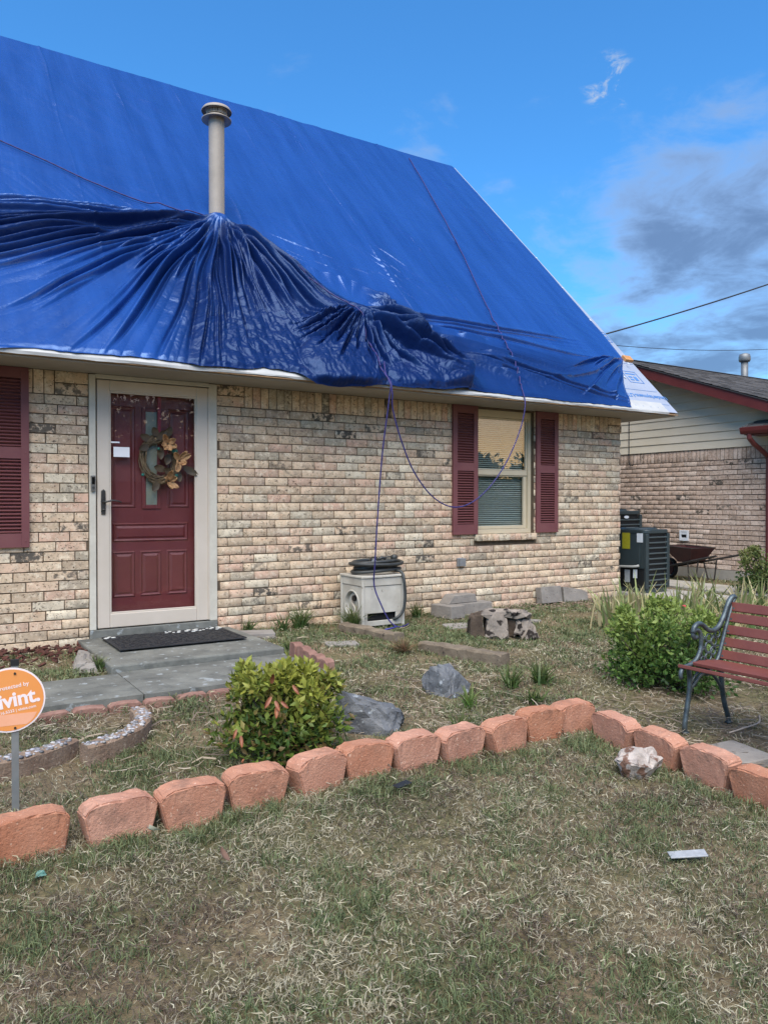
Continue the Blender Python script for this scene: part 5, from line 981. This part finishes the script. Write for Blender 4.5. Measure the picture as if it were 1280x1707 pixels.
m = MB(); m.tube([(-.52 + .17 * math.cos(R(a)), 0, .19 + .17 * math.sin(R(a))) for a in range(0, 361, 20)], .035, 8, False); m.build('tyre', M_acd, wb, smooth=True); m = MB(); m.tube([(-.52, -.03, .19), (-.52, .03, .19)], .13, 18); m.build('rim', M_tray, wb)
# ------------------------------------------------------------------ park bench
bn = thing('park_bench', 'park bench with dark red slats and black cast iron scroll end', 'bench', (3.81, -3.80, -.165), R(0)); bn.scale = (.97, 1, .95); M_iron = pm('worn black cast iron', '#3b4346', '#5c676a', 20, .42, .3, 60, metal=.45); M_slat = pm('dark red slat paint', '#63332b', '#703d33', 6, .55, .15, 40)
SEC = {'seat': [(-.015, .385), (.085, .400), (.175, .395), (.265, .385)], 'back': [(.345, .425), (.375, .500), (.402, .575), (.430, .650), (.455, .715)]}   # (x, z)
def end_frame(y):
    m = MB(); t = lambda pts, r=.014, fl=.62: m.tube(smooth_path([(a, y, b) for a, b in pts], .012), r, 8, flat=1.0)
    t([(-.045, .335), (-.05, .365), (-.025, .400), (.04, .412), (.10, .44), (.135, .50), (.14, .56), (.125, .605), (.085, .62), (.062, .595), (.075, .570), (.10, .575)], .013)     # front scroll
    t([(.062, .60), (.075, .635), (.115, .655), (.16, .64), (.205, .61), (.26, .60), (.315, .625), (.36, .68), (.405, .76), (.45, .80), (.478, .79)], .015)   # arm rising to the back
    t([(.10, .40), (.19, .385), (.265, .39), (.31, .43), (.345, .51), (.385, .61), (.43, .71), (.47, .79)], .012)
    for cx_, cz, r_ in ((.215, .50, .038), (.215, .556, .026), (.262, .532, .026), (.255, .475, .026), (.212, .444, .026), (.170, .47, .026), (.168, .53, .026), (.30, .575, .022), (.155, .43, .018)): m.tube([(cx_ + r_ * math.cos(R(a)), y, cz + r_ * math.sin(R(a))) for a in range(0, 361, 24)], .0055, 6, False)
    for a in range(0, 360, 60): m.tube([(.215 + .03 * math.cos(R(a)), y, .50 + .03 * math.sin(R(a))), (.215 + .095 * math.cos(R(a)), y, .50 + .085 * math.sin(R(a)))], .005, 6)
    t([(.02, .40), (.035, .33), (.03, .25), (.01, .15), (-.01, .05), (-.005, .0)], .015); t([(.33, .43), (.34, .34), (.345, .25), (.37, .14), (.41, .04), (.415, .0)], .015)
    t([(.03, .25), (.08, .29), (.14, .335), (.20, .345), (.27, .31), (.325, .25), (.35, .20)], .010); t([(.03, .28), (.09, .34), (.16, .375), (.25, .37), (.34, .33)], .008); m.box((.205, y, .352), (.05, .03, .05)); m.box((-.005, y, .004), (.035, .03, .01)); m.box((.415, y, .004), (.035, .03, .01))
    return m
for y in (0., -1.18): end_frame(y).build('end_frame', M_iron, bn, smooth=True)
for k, (a, b) in enumerate(SEC['seat']): m = MB(); m.box((a, -.59, b + .018), (.072, 1.22, .022), (0, R((14 if k == 0 else (-3 if k < 3 else -2))), 0)); m.build('seat_slat', M_slat, bn, bevel=.004)
for (a, b) in SEC['back']: m = MB(); m.box((a - .012, -.59, b + .02), (.020, 1.22, .058), (0, R(20), 0)); m.build('back_slat', M_slat, bn, bevel=.004)
for (a, b) in SEC['back']:
    m = MB(); m.tube([(a - .022, -.02, b + .012), (a - .026, -.02, b + .013)], .007, 8); m.build('bolt', M_iron, bn)
# ------------------------------------------------------------------ small litter
m = MB(); m.prism([(-.075, -.022), (.07, -.03), (.078, .02), (-.07, .026)], 0, .006, lambda a, b, d: (a, b, d)); tag(m.build('metal_scrap', pm('dull metal scrap', '#8b8d8e', '#a6a8a8', 30, .5, .3, 60), None, (2.58, -4.72, float(G(-4.72)) + .014), (R(3), R(-3), R(-28)), bevel=.002), 'flat pale grey scrap piece lying on the right lawn', 'scrap')
def fallen(x, y, l, w, mat, label, rz): p = petal(l, w, .02); o_ = p.build('fallen_leaf', mat, None, (x, y, float(G(y)) + .045), (R(-84), R(8), rz), smooth=True); o_.location.z -= .022; tag(o_, label, 'leaf')
fallen(1.0, -3.95, .045, .016, pm('dry brown leaf', '#5e463a', '#735848', 20, .8), 'dry brown leaf on the lawn before the third edging block', .6); fallen(.845, -3.62, .07, .02, pm('pale leaf', '#b9b79b', '#c8c6ae', 20, .7), 'pale leaf stuck between the second and third edging blocks', 2.2)
hull_rock('teal_pebble', [(-.02, -.014, 0), (.02, -.01, 0), (.014, .014, 0), (-.014, .014, 0), (-.01, 0, .018), (.01, 0, .016)], pm('teal glass', '#3f6f63', '#557f72', 9, .4), (.40, -3.70, float(G(-3.70)) + .004), 0, 'teal glass lump in the grass below the first block', .002, 2); hull_rock('dark_chip', [(-.05, -.02, 0), (.05, -.025, 0), (.05, .02, 0), (-.04, .025, 0), (-.03, 0, .012), (.03, 0, .012)], M_blk, (1.92, -3.70, float(G(-3.7)) + .03), .3, 'small black rubber chip on the grass before the fifth block', .001, 2)
# ------------------------------------------------------------------ across the street (trees mirrored in the glass, houses added to block sky light) and the far tree
def leaf_cloud(n, centers, radii, size, cols, rng, droop=0.):
    """n small pointed leaves spread through overlapping lobes; returns mesh arrays"""
    k = rng.integers(0, len(centers), n); d = rng.normal(size=(n, 3)); d /= np.linalg.norm(d, axis=1)[:, None]; rad = rng.random(n) ** .45
    P = np.array(centers)[k] + d * rad[:, None] * np.array(radii)[k]
    out = d * .7 + rng.normal(size=(n, 3)) * .6 + np.array([0, 0, .35 - droop]); out /= np.linalg.norm(out, axis=1)[:, None]
    sd = np.cross(out, rng.normal(size=(n, 3))); sd /= np.linalg.norm(sd, axis=1)[:, None]; nm = np.cross(sd, out)
    L = size * rng.uniform(.6, 1.25, n)[:, None]; w = L * rng.uniform(.20, .30, n)[:, None]
    V = np.stack([P, P + out * L * .45 + sd * w - nm * L * .08, P + out * L - nm * L * .18, P + out * L * .45 - sd * w - nm * L * .08, P + out * L * .45 + nm * L * .03], 1)
    b = np.arange(n)[:, None] * 5; F = np.concatenate([b + np.array([[0, 1, 4]]), b + np.array([[1, 2, 4]]), b + np.array([[2, 3, 4]]), b + np.array([[3, 0, 4]])])
    c = np.array(cols)[rng.integers(0, len(cols), n)] * rng.uniform(.75, 1.2, n)[:, None]
    return V.reshape(-1, 3), F, np.repeat(c, 5, 0), P
def leaf_mat(name, rough=.5, trans=.25):
    m = bpy.data.materials.new(name); m.use_nodes = True; N = m.node_tree.nodes; L = m.node_tree.links; p = N['Principled BSDF']
    a = N.new('ShaderNodeAttribute'); a.attribute_name = 'col'; L.new(a.outputs['Color'], p.inputs['Base Color']); p.inputs['Roughness'].default_value = rough; p.inputs['Specular IOR Level'].default_value = .35
    t = N.new('ShaderNodeBsdfTranslucent'); L.new(a.outputs['Color'], t.inputs[0]); mx = N.new('ShaderNodeMixShader'); mx.inputs[0].default_value = trans
    L.new(p.outputs[0], mx.inputs[1]); L.new(t.outputs[0], mx.inputs[2]); L.new(mx.outputs[0], N['Material Output'].inputs[0]); return m
M_leaf = leaf_mat('leaf'); M_bark2 = pm('tree bark', '#4a3f35', '#5c5046', 6, .95, .6, 14)
def tree(x, y, h, rx, label, seed, n=2600, size=.45, cols=((.05, .075, .025), (.07, .10, .035), (.035, .055, .02))):
    rng = np.random.default_rng(seed); z0 = float(G(y)); t = thing('shade_tree', label, 'tree', (x, y, z0), 0, 'trees across the street'); m = MB()
    m.tube([(0, 0, -.3), (.05, .03, h * .25), (.0, .1, h * .45), (.1, 0, h * .75)], [h * .035, h * .028, h * .02, h * .006], 8)
    cs = []; rr = []
    for k in range(9):
        a = k * 2.4; q = rng.uniform(.2, .75) * rx; c = (q * math.cos(a), q * math.sin(a), h * rng.uniform(.42, .82)); cs.append(c); rr.append(np.array([1, 1, .75]) * rx * rng.uniform(.35, .55)); m.tube([(0, .05, h * .35), (c[0] * .5, c[1] * .5, c[2] * .85), c], [h * .014, h * .009, h * .003], 5)
    m.build('trunk', M_bark2, t, smooth=True); V, F, c, _ = leaf_cloud(n, cs, rr, size, cols, rng); tag(obj('crown', np_mesh('crown', V, F, col=c), M_leaf, t), kind='stuff')
for i, (x, y, h, rx, lb) in enumerate([(45.0, -40, 6.0, 3.4, 'rounded tree across the street mirrored at the right of the window'), (36.0, -40, 5.8, 3.2, 'lighter tree across the street mirrored at the left of the window'), (-9, -26, 9, 5, 'big tree across the street left of the viewer'), (1, -29, 10, 5.5, 'tallest tree across the street behind the viewer'), (9, -27, 8.5, 4.8, 'broad tree across the street mirrored in the storm door'), (42, -30, 9, 5, 'tree at the far right end across the street'), (-22, -28, 9, 5.5, 'tree at the far left end across the street'), (52, -16, 10, 5.5, 'tall tree beyond the neighbouring yard'), (40.5, -46, 3.6, 3.4, 'low broad tree mirrored low in the middle of the window')]): tree(x, y, h, rx, lb, 100 + i)
tree(10.35, 5.6, 4.45, .5, 'small dark tree top peeking over the roof corner', 140, 500, .13)
fh = thing('blocker_house', 'long low unseen house added behind the viewer to block western sky light', 'house', (2, -36, -.5))  # unseen house added to block low western sky light
m = MB(); m.b2((-11, -4, 0), (11, 4, 2.8)); m.build('wall', pm('far wall', '#7d6a58', '#8a7866', 3, .9), fh)
m = MB(); m.prism([(-4.8, 2.7), (4.8, 2.7), (0, 5.2)], -11.6, 11.6, lambda a, b, d: (d, a, b)); m.build('roof', pm('far roof', '#46423f', '#544f4a', 3, .9), fh)
for k in range(4): m = MB(); m.b2((-8 + k * 4.5, 4.0, 1.0), (-6.6 + k * 4.5, 4.04, 2.2)); m.build('window', pm('far glass', '#20262b', None, rough=.1), fh)
fh = thing('blocker_house', 'low house added farther right across the street to block horizon glow', 'house', (45, -56, -.6))  # added to keep the warm horizon glow off the window panes
m = MB(); m.b2((-14, -4, 0), (14, 4, 2.6)); m.build('wall', pm('far wall', '#7d6a58', None), fh)
m = MB(); m.prism([(-4.8, 2.5), (4.8, 2.5), (0, 4.3)], -14.6, 14.6, lambda a, b, d: (d, a, b)); m.build('roof', pm('far roof', '#46423f', None), fh)
# ------------------------------------------------------------------ shrubs
def shrub(loc, rx, ry, h, n, cols, label, seed, size=.042, red=(), topcol=None):
    rng = np.random.default_rng(seed); t = thing('shrub', label, 'shrub', loc); m = MB(); cs = []; rr = []
    for k in range(60):
        a = rng.uniform(0, 6.28); q = math.sqrt(rng.random()); zz = h * (.12 + .74 * rng.random() * math.sqrt(max(0, 1 - .80 * q * q))); c = (rx * .82 * q * math.cos(a), ry * .82 * q * math.sin(a), zz); cs.append(c); rr.append(np.array([.20 * rx + .05, .20 * ry + .05, .15 * h + .02]) * rng.uniform(.8, 1.25))
        m.tube([(c[0] * .15, c[1] * .15, -.03), (c[0] * .55, c[1] * .55, zz * .5), c], [.008, .006, .003], 5)
    for k in range(16):     # shoots that break the outline
        a = rng.uniform(0, 6.28); q = rng.uniform(.3, .95); zz = h * (.45 + .45 * math.sqrt(max(0, 1 - q * q))) + rng.uniform(.0, .05); c = (rx * 1.08 * q * math.cos(a), ry * 1.08 * q * math.sin(a), zz); cs.append(c); rr.append(np.array([.045, .045, .07])); m.tube([(c[0] * .3, c[1] * .3, zz * .3), (c[0] * .8, c[1] * .8, zz * .8), c], [.005, .004, .002], 5)
    tag(m.build('stem', M_bark2, t), kind='stuff')
    V, F, c, P = leaf_cloud(n, cs, rr, size, cols, rng)
    if topcol is not None:      # young growth: paler leaves towards the tips
        k = np.repeat(np.clip((P[:, 2] / h - .35) * 1.6 + rng.normal(size=n) * .25 + .25 * np.sin(P[:, 0] * 14), 0, 1), 5)[:, None]; c = c * (1 - k) + np.array(topcol) * k * rng.uniform(.8, 1.15, len(c))[:, None]
    tag(obj('foliage', np_mesh('foliage', V, F, col=c), M_leaf, t), kind='stuff')
    for (x, y, z, a, b, l, mat) in red: o_ = petal(l * .85, l * .15, .016).build('red_leaf', mat, t, (x, y, z), (R(a), R(b), R(-25)), smooth=True)
    return t
M_rl = pm('coppery young leaf', '#6e3826', '#8f5c3c', 40, .55)
g1 = [(.07, .125, .022), (.10, .16, .028), (.045, .085, .018), (.13, .18, .03), (.16, .11, .04)]
dr = Vector((math.cos(R(-32)), math.sin(R(-32)), 0)); df = Vector((math.sin(R(32)), math.cos(R(32)), 0)) * -1
def fr(u, f, z): v = dr * u + df * f; return (v.x, v.y, z)
reds = [(*fr(.02, .27, .33), 20, 150, .065, M_rl), (*fr(.05, .28, .33), 20, 120, .06, M_rl), (*fr(.03, .28, .31), 20, 185, .07, M_rl), (*fr(.0, .27, .35), 15, 215, .07, M_rl), (*fr(.0, .25, .41), 10, 10, .07, M_rl), (*fr(.10, .25, .40), 10, 140, .06, M_rl), (*fr(-.14, .28, .17), 10, 170, .06, M_rl), (*fr(-.16, .28, .20), 10, 200, .05, M_rl), (*fr(-.12, .32, .07), 60, 150, .05, M_rl)]
shrub((1.60, -3.06, -.10), .325, .29, .42, 6200, g1, 'round yellow green shrub with coppery leaves behind the edging blocks', 201, .046, reds, (.29, .30, .05))
shrub((4.50, -3.12, -.13), .43, .40, .58, 9500, [(.055, .12, .024), (.075, .155, .03), (.04, .09, .02), (.10, .18, .04)], 'dense dark green shrub growing behind the park bench', 202, .039, [(*fr(.0, .30, .62), 60, 0, .05, pm('red flower', '#b8363c', '#d05a58', 20, .5))], (.22, .28, .06))
shrub((9.35, -.95, 0), .42, .40, .62, 4000, [(.03, .075, .018), (.045, .10, .02), (.09, .11, .03)], 'green shrub at the right edge by the neighbouring path', 203, .05, (), (.16, .17, .05))
# ------------------------------------------------------------------ strap-leaved plants
def strap_plant(name, loc, n, l, w, spread, cols, label, cat, seed, droop=.5):
    rng = np.random.default_rng(seed); V = []; F = []; C = []
    for k in range(n):
        a = rng.uniform(0, 6.28); ll = l * rng.uniform(.55, 1.1); lean = rng.uniform(.05, spread); bx, by = rng.normal(size=2) * l * .13; wd = w * rng.uniform(.6, 1.1); c = np.array(cols[rng.integers(0, len(cols))]) * rng.uniform(.8, 1.2); tip = np.array((.30, .25, .12)); m_ = 6; dr_ = droop * rng.uniform(.2, 1.6); fl = rng.uniform(0, 3.14)
        for i in range(m_ + 1):
            t = i / m_; q = lean * t * ll + dr_ * lean * t ** 3 * ll; z = ll * t * math.cos(lean * .7) - dr_ * .45 * ll * t ** 3 * (lean / spread); ww = wd * (1 - t ** 2.2) + .001
            for s_ in (-1, 1): V.append((bx + q * math.cos(a) + s_ * ww * math.cos(fl), by + q * math.sin(a) + s_ * ww * math.sin(fl), z)); C.append(c * (1 - .5 * t * t) + tip * .5 * t * t)
        b = len(V) - 2 * (m_ + 1); F += [(b + 2 * i, b + 2 * i + 1, b + 2 * i + 3, b + 2 * i + 2) for i in range(m_)]
    t = thing(name, label, cat, loc); tag(obj('leaves', np_mesh('leaves', np.array(V), np.array(F), smooth=True, col=np.array(C)), M_leaf, t), kind='stuff')
IR = [(.20, .26, .09), (.14, .22, .07), (.38, .36, .16), (.46, .39, .22)]
for k, (x, y, n, l, lb) in enumerate([(5.25, -2.2, 26, .42, 'spiky half dry iris clump just behind the dark green shrub'), (6.3, -1.9, 34, .46, 'tall iris clump with yellowing blades in the middle of the bed'), (6.75, -2.2, 34, .46, 'upright iris clump behind the bench backrest'), (7.25, -2.15, 34, .46, 'iris clump with dried blades nearest the right edge'), (5.7, -1.55, 22, .40, 'thin iris clump before the air conditioner pad'), (5.6, -2.75, 30, .40, 'flopped dry iris clump seen through the bench slats'), (5.9, -2.35, 30, .42, 'yellow tipped iris clump left of the bench top'), (6.9, -1.7, 34, .48, 'far iris clump close to the side path'), (6.1, -1.55, 30, .46, 'iris clump with pale blades beside the flat stone')]): strap_plant('iris_clump', (x, y, float(G(y)) - .01), int(n * 1.5), l * 1.12, .017, .60, IR, lb, 'iris', 300 + k, .5 if k != 5 else 1.2)
GT = [(.05, .10, .025), (.07, .13, .03), (.035, .075, .02)]
for k, (x, y, n, l, lb) in enumerate([(3.15, -.12, 110, .24, 'tall dark grass tuft at the wall left of the hose box'), (3.52, -.42, 130, .24, 'thick grass tuft growing against the hose box side'), (2.62, -.10, 50, .15, 'small grass tuft at the wall beside the door'), (2.95, -.15, 50, .17, 'short grass tuft at the wall between door and hose box'), (4.45, -.12, 80, .16, 'feathery weed tuft behind the concrete pile'), (2.93, -2.92, 34, .15, 'leafy weed sprouting beside the pointed slate rock'), (2.62, -3.22, 34, .13, 'green weed behind the seventh edging block'), (3.45, -2.72, 40, .17, 'left clump of broad green bulb leaves in the bed'), (3.72, -2.72, 44, .18, 'right clump of broad green bulb leaves in the bed'), (3.36, -3.02, 34, .13, 'short clump of green bulb leaves close to the blocks'), (1.16, -.98, 50, .12, 'grass tuft on the left porch edge'), (2.58, -1.05, 60, .10, 'grass fringe along the right porch edge')]): strap_plant('grass_tuft', (x, y, float(G(y)) - .01), n, l, .0045 if k < 5 or k > 9 else .008, .8, GT if k != 5 else [(.08, .16, .03), (.12, .2, .05)], lb, 'grass tuft', 330 + k, .7)
# cut-back clump of brown grass
ct = strap_plant('cut_grass_clump', (3.36, -1.52, -.03), 240, .12, .003, 1.3, [(.20, .10, .06), (.28, .18, .11), (.12, .08, .05), (.10, .13, .05)], 'cut back clump of brown ornamental grass between the timbers', 'grass clump', 360, .4)
# ------------------------------------------------------------------ lawn
def lawn():
    rng = np.random.default_rng(500); cx0, cy0 = 0., -6.62; fx, fy = math.sin(R(32)), math.cos(R(32)); X = []; Y = []
    for (d0, d1, dens) in ((1.7, 2.6, 17000), (2.6, 3.6, 13500), (3.6, 5.0, 9000), (5.0, 7.0, 5000), (7.0, 9.5, 2400), (9.5, 14, 700)):
        hw = .56; A = hw * (d1 ** 2 - d0 ** 2) * 1.08; n = int(A * dens); d = np.sqrt(rng.uniform(d0 ** 2, d1 ** 2, n)); u = rng.uniform(-1, 1, n) * hw * d * 1.08
        X.append(cx0 + fx * d + fy * u); Y.append(cy0 + fy * d - fx * u)
    ex, ey = rng.uniform(-5, 9, 120000), rng.uniform(-9.5, 0, 120000); fw_ = (ex - cx0) * fx + (ey - cy0) * fy; sd_ = (ex - cx0) * fy - (ey - cy0) * fx; out_ = (np.abs(sd_) > .60 * np.maximum(fw_, 0)) | (fw_ < 1.7); X.append(ex[out_]); Y.append(ey[out_])     # the lawn goes on beside and behind the viewer
    X = np.concatenate(X); Y = np.concatenate(Y); n = len(X)
    cl = rng.random(n) < .62; ci = np.maximum(0, np.arange(n) - rng.integers(0, 12, n)); ci = (ci // 12) * 12; rad = .016 * np.clip(np.hypot(X, Y + 6.62) / 3, .8, 2.2); ox = rng.normal(size=n) * rad; oy = rng.normal(size=n) * rad
    X = np.where(cl, X[ci] + ox, X); Y = np.where(cl, Y[ci] + oy, Y); cseed = rng.random(n)[ci]; fan = np.arctan2(oy, ox)
    bad = (Y > -.02) & (X < 7.66); bad |= (X < 2.50) & (X > -2) & (Y > -1.94) & (Y < -1.26); bad |= (X > 1.18) & (X < 2.49) & (Y > -1.25); bad |= (X > 8.98) & (X < 9.77); bad |= (X > 10.55); bad |= (X > 7.72) & (X < 8.65) & (Y > -1.02)
    bed = (Y > -3.45) & (Y < -1.95) & (X < 3.35); bare = (X > 3.42) & (X < 6.2) & (Y > -5.4) & (Y < -3.1); house_side = Y > -1.95
    N1 = fbm(X * .9, Y * .9, 81, 3); N2 = fbm(X * 2.6, Y * 2.6, 82, 3); N3 = perlin(X * 6, Y * 6, 83)
    cover = np.where(bed, .66 + .5 * N2, np.where(bare, .15 + .4 * N2, .92 + .45 * N2)); cover = np.where(house_side, .75 + .6 * N2, cover)
    cover = np.where((Y > -.75) & (X < 1.2), .35, cover); strip = np.exp(-((Y + 3.66) / .10) ** 2) * (X < 3.3) + np.exp(-((X - 3.18) / .10) ** 2) * (Y < -3.6)
    keep = ~bad & (rng.random(n) < np.maximum(cover, strip)); X, Y, N1, N2, N3, bed, bare, house_side, strip, cl, cseed, fan = [a[keep] for a in (X, Y, N1, N2, N3, bed, bare, house_side, strip, cl, cseed, fan)]; n = len(X)
    green = .34 + .40 * N1 + .40 * N2 + .35 * N3; green = np.where(house_side, green + .42, green); green = np.where(bed, green + .08, green); green = np.where(bare, .12 + .2 * N2, green) + .45 * strip
    g = np.where(cl, cseed * .75 + rng.random(n) * .25, rng.random(n)) < np.clip(green, .08, .92); brown = (~g) & (rng.random(n) < np.clip(.30 + .9 * perlin(X * 1.3 + 9, Y * 1.3, 84), .08, .75))
    gp = np.array([(.115, .145, .06), (.145, .175, .075), (.08, .11, .048), (.19, .22, .10)]); sp = np.array([(.42, .375, .25), (.32, .28, .185), (.50, .455, .33), (.24, .21, .14)]); bp = np.array([(.115, .080, .055), (.16, .115, .08), (.085, .065, .048)])
    k = rng.integers(0, 12, n); C = np.where(g[:, None], gp[k % 4], np.where(brown[:, None], bp[k % 3], sp[k % 4])) * rng.uniform(.7, 1.25, n)[:, None]
    L = rng.uniform(.016, .046, n) * np.where(g, 1.1, 1.0) * np.where(strip > .4, 1.5, 1) * (1 + .3 * N2); L = np.maximum(L, .015); lay_ = np.where(g, rng.uniform(.25, 1.1, n), rng.uniform(.6, 1.5, n)); az = np.where(cl, fan + rng.normal(size=n) * .5, rng.uniform(0, 2 * np.pi, n)); W = rng.uniform(.0009, .0018, n) * np.where(g, 1.1, .9) * np.clip(np.hypot(X, Y + 6.62) / 3.2, 1.05, 2.6)
    Z = G(Y) - .010 + .012 * perlin(X * 1.3, Y * 1.3, 3) + .006 * perlin(X * 4, Y * 4, 4); Z = Z + np.where(lay_ > 1.2, rng.uniform(.004, .03, n), 0)
    dx, dy = np.cos(az), np.sin(az); px, py = -dy, dx; hz = np.cos(lay_); hr = np.sin(lay_)
    b0 = np.stack([X, Y, Z], 1); sd = np.stack([px, py, rng.normal(size=n) * .5], 1) * W[:, None]; mid = b0 + np.stack([dx * hr * .45, dy * hr * .45, np.maximum(hz, .02) * .58], 1) * L[:, None]; cv = rng.normal(size=n) * .4
    tip = b0 + np.stack([dx * hr + px * cv, dy * hr + py * cv, np.maximum(hz * .85, .0)], 1) * L[:, None]
    V = np.stack([b0 - sd, b0 + sd, mid - sd * .85, mid + sd * .85, tip], 1).reshape(-1, 3); b = np.arange(n)[:, None] * 5
    me = np_mesh('lawn_grass', V, [b + np.array([[0, 1, 3, 2]]), b + np.array([[2, 3, 4]])], col=np.repeat(C, 5, 0))
    tag(obj('lawn_grass', me, leaf_mat('grass blade', .6, .3)), 'short patchy lawn of mixed green and straw coloured grass', 'grass', kind='stuff')
lawn()
def litter():
    rng = np.random.default_rng(640); P = []; n0 = 5200
    X = rng.uniform(3.42, 5.4, n0); Y = rng.uniform(-5.2, -3.15, n0); X = np.concatenate([X, rng.uniform(.6, 3.4, 2600), rng.uniform(2.6, 6.6, 900)]); Y = np.concatenate([Y, rng.uniform(-3.42, -2.05, 2600), rng.uniform(-.9, -.05, 900)]); n = len(X)
    keep = (rng.random(n) < .45 + .6 * perlin(X * 2, Y * 2, 9)); X, Y = X[keep], Y[keep]; n = len(X); L = rng.uniform(.03, .15, n); az = rng.uniform(0, 6.28, n); W = rng.uniform(.0012, .0035, n); Z = G(Y) + rng.uniform(.0, .025, n)
    cp = np.array([(.30, .24, .17), (.20, .15, .11), (.38, .32, .24), (.12, .09, .07)])[rng.integers(0, 4, n)] * rng.uniform(.8, 1.15, n)[:, None]; d = np.stack([np.cos(az), np.sin(az), rng.normal(size=n) * .12], 1); s_ = np.stack([-np.sin(az), np.cos(az), rng.normal(size=n) * .4], 1) * W[:, None]; a = np.stack([X, Y, Z], 1); bend = s_ * rng.normal(size=n)[:, None] * 4
    V = np.stack([a - s_, a + s_, a + d * L[:, None] * .5 + s_ + bend, a + d * L[:, None] * .5 - s_ + bend, a + d * L[:, None] - s_ * .6, a + d * L[:, None] + s_ * .6], 1).reshape(-1, 3); b = np.arange(n)[:, None] * 6
    tag(obj('dry_litter', np_mesh('dry_litter', V, np.concatenate([b + np.array([[0, 1, 2, 3]]), b + np.array([[3, 2, 5, 4]])]), col=np.repeat(cp, 6, 0)), leaf_mat('dry stem', .8, .1)), 'dry stems and twigs scattered under the bench and in the bed', 'plant litter', kind='stuff')
    m = MB(); rn = random.Random(6)
    for k in range(160):
        x, y = rn.uniform(.45, 1.2), rn.uniform(-.40, -.01) - (.3 if rn.random() < .2 else 0); m.box((x, y, float(G(y)) + rn.uniform(.0, .03)), (rn.uniform(.02, .06), rn.uniform(.012, .03), rn.uniform(.006, .014)), (rn.uniform(-.5, .5), rn.uniform(-.5, .5), rn.uniform(0, 3)))
    tag(m.build('bark_mulch', pm('red brown mulch', '#3a2019', '#5c3327', 25, .95, .4, 50)), 'red brown bark mulch along the wall left of the porch', 'mulch', kind='stuff')
    rn = random.Random(16); V = MB()
    for k in range(420): x, y = rn.uniform(5.6, 7.3), rn.uniform(-.45, -.03); s_ = rn.uniform(.008, .02); V.box((x, y, float(G(y)) + .002), (s_, s_ * .8, s_ * .6), (rn.random(), rn.random(), rn.random() * 3))
    tag(V.build('gravel', pm('brown gravel', '#6e5a4c', '#93806f', 40, .9)), 'brown gravel strip at the wall below the window', 'gravel', kind='stuff')
    for (pts, lb) in (([(4.12, -4.55, -.17), (4.2, -4.42, -.15), (4.22, -4.3, -.15), (4.3, -4.18, -.14), (4.42, -4.12, -.12)], 'long bare curved twig lying under the bench'), ([(3.95, -3.98, -.14), (4.08, -3.99, -.13), (4.28, -3.95, -.14), (4.4, -3.88, -.13)], 'pale forked twig lying between the bench legs')):
        m = MB(); m.tube(smooth_path(pts, .03), .005, 5); tag(m.build('twig', pm('pale twig', '#8d8074', '#a3978a', 20, .9), smooth=True), lb, 'twig')
litter()
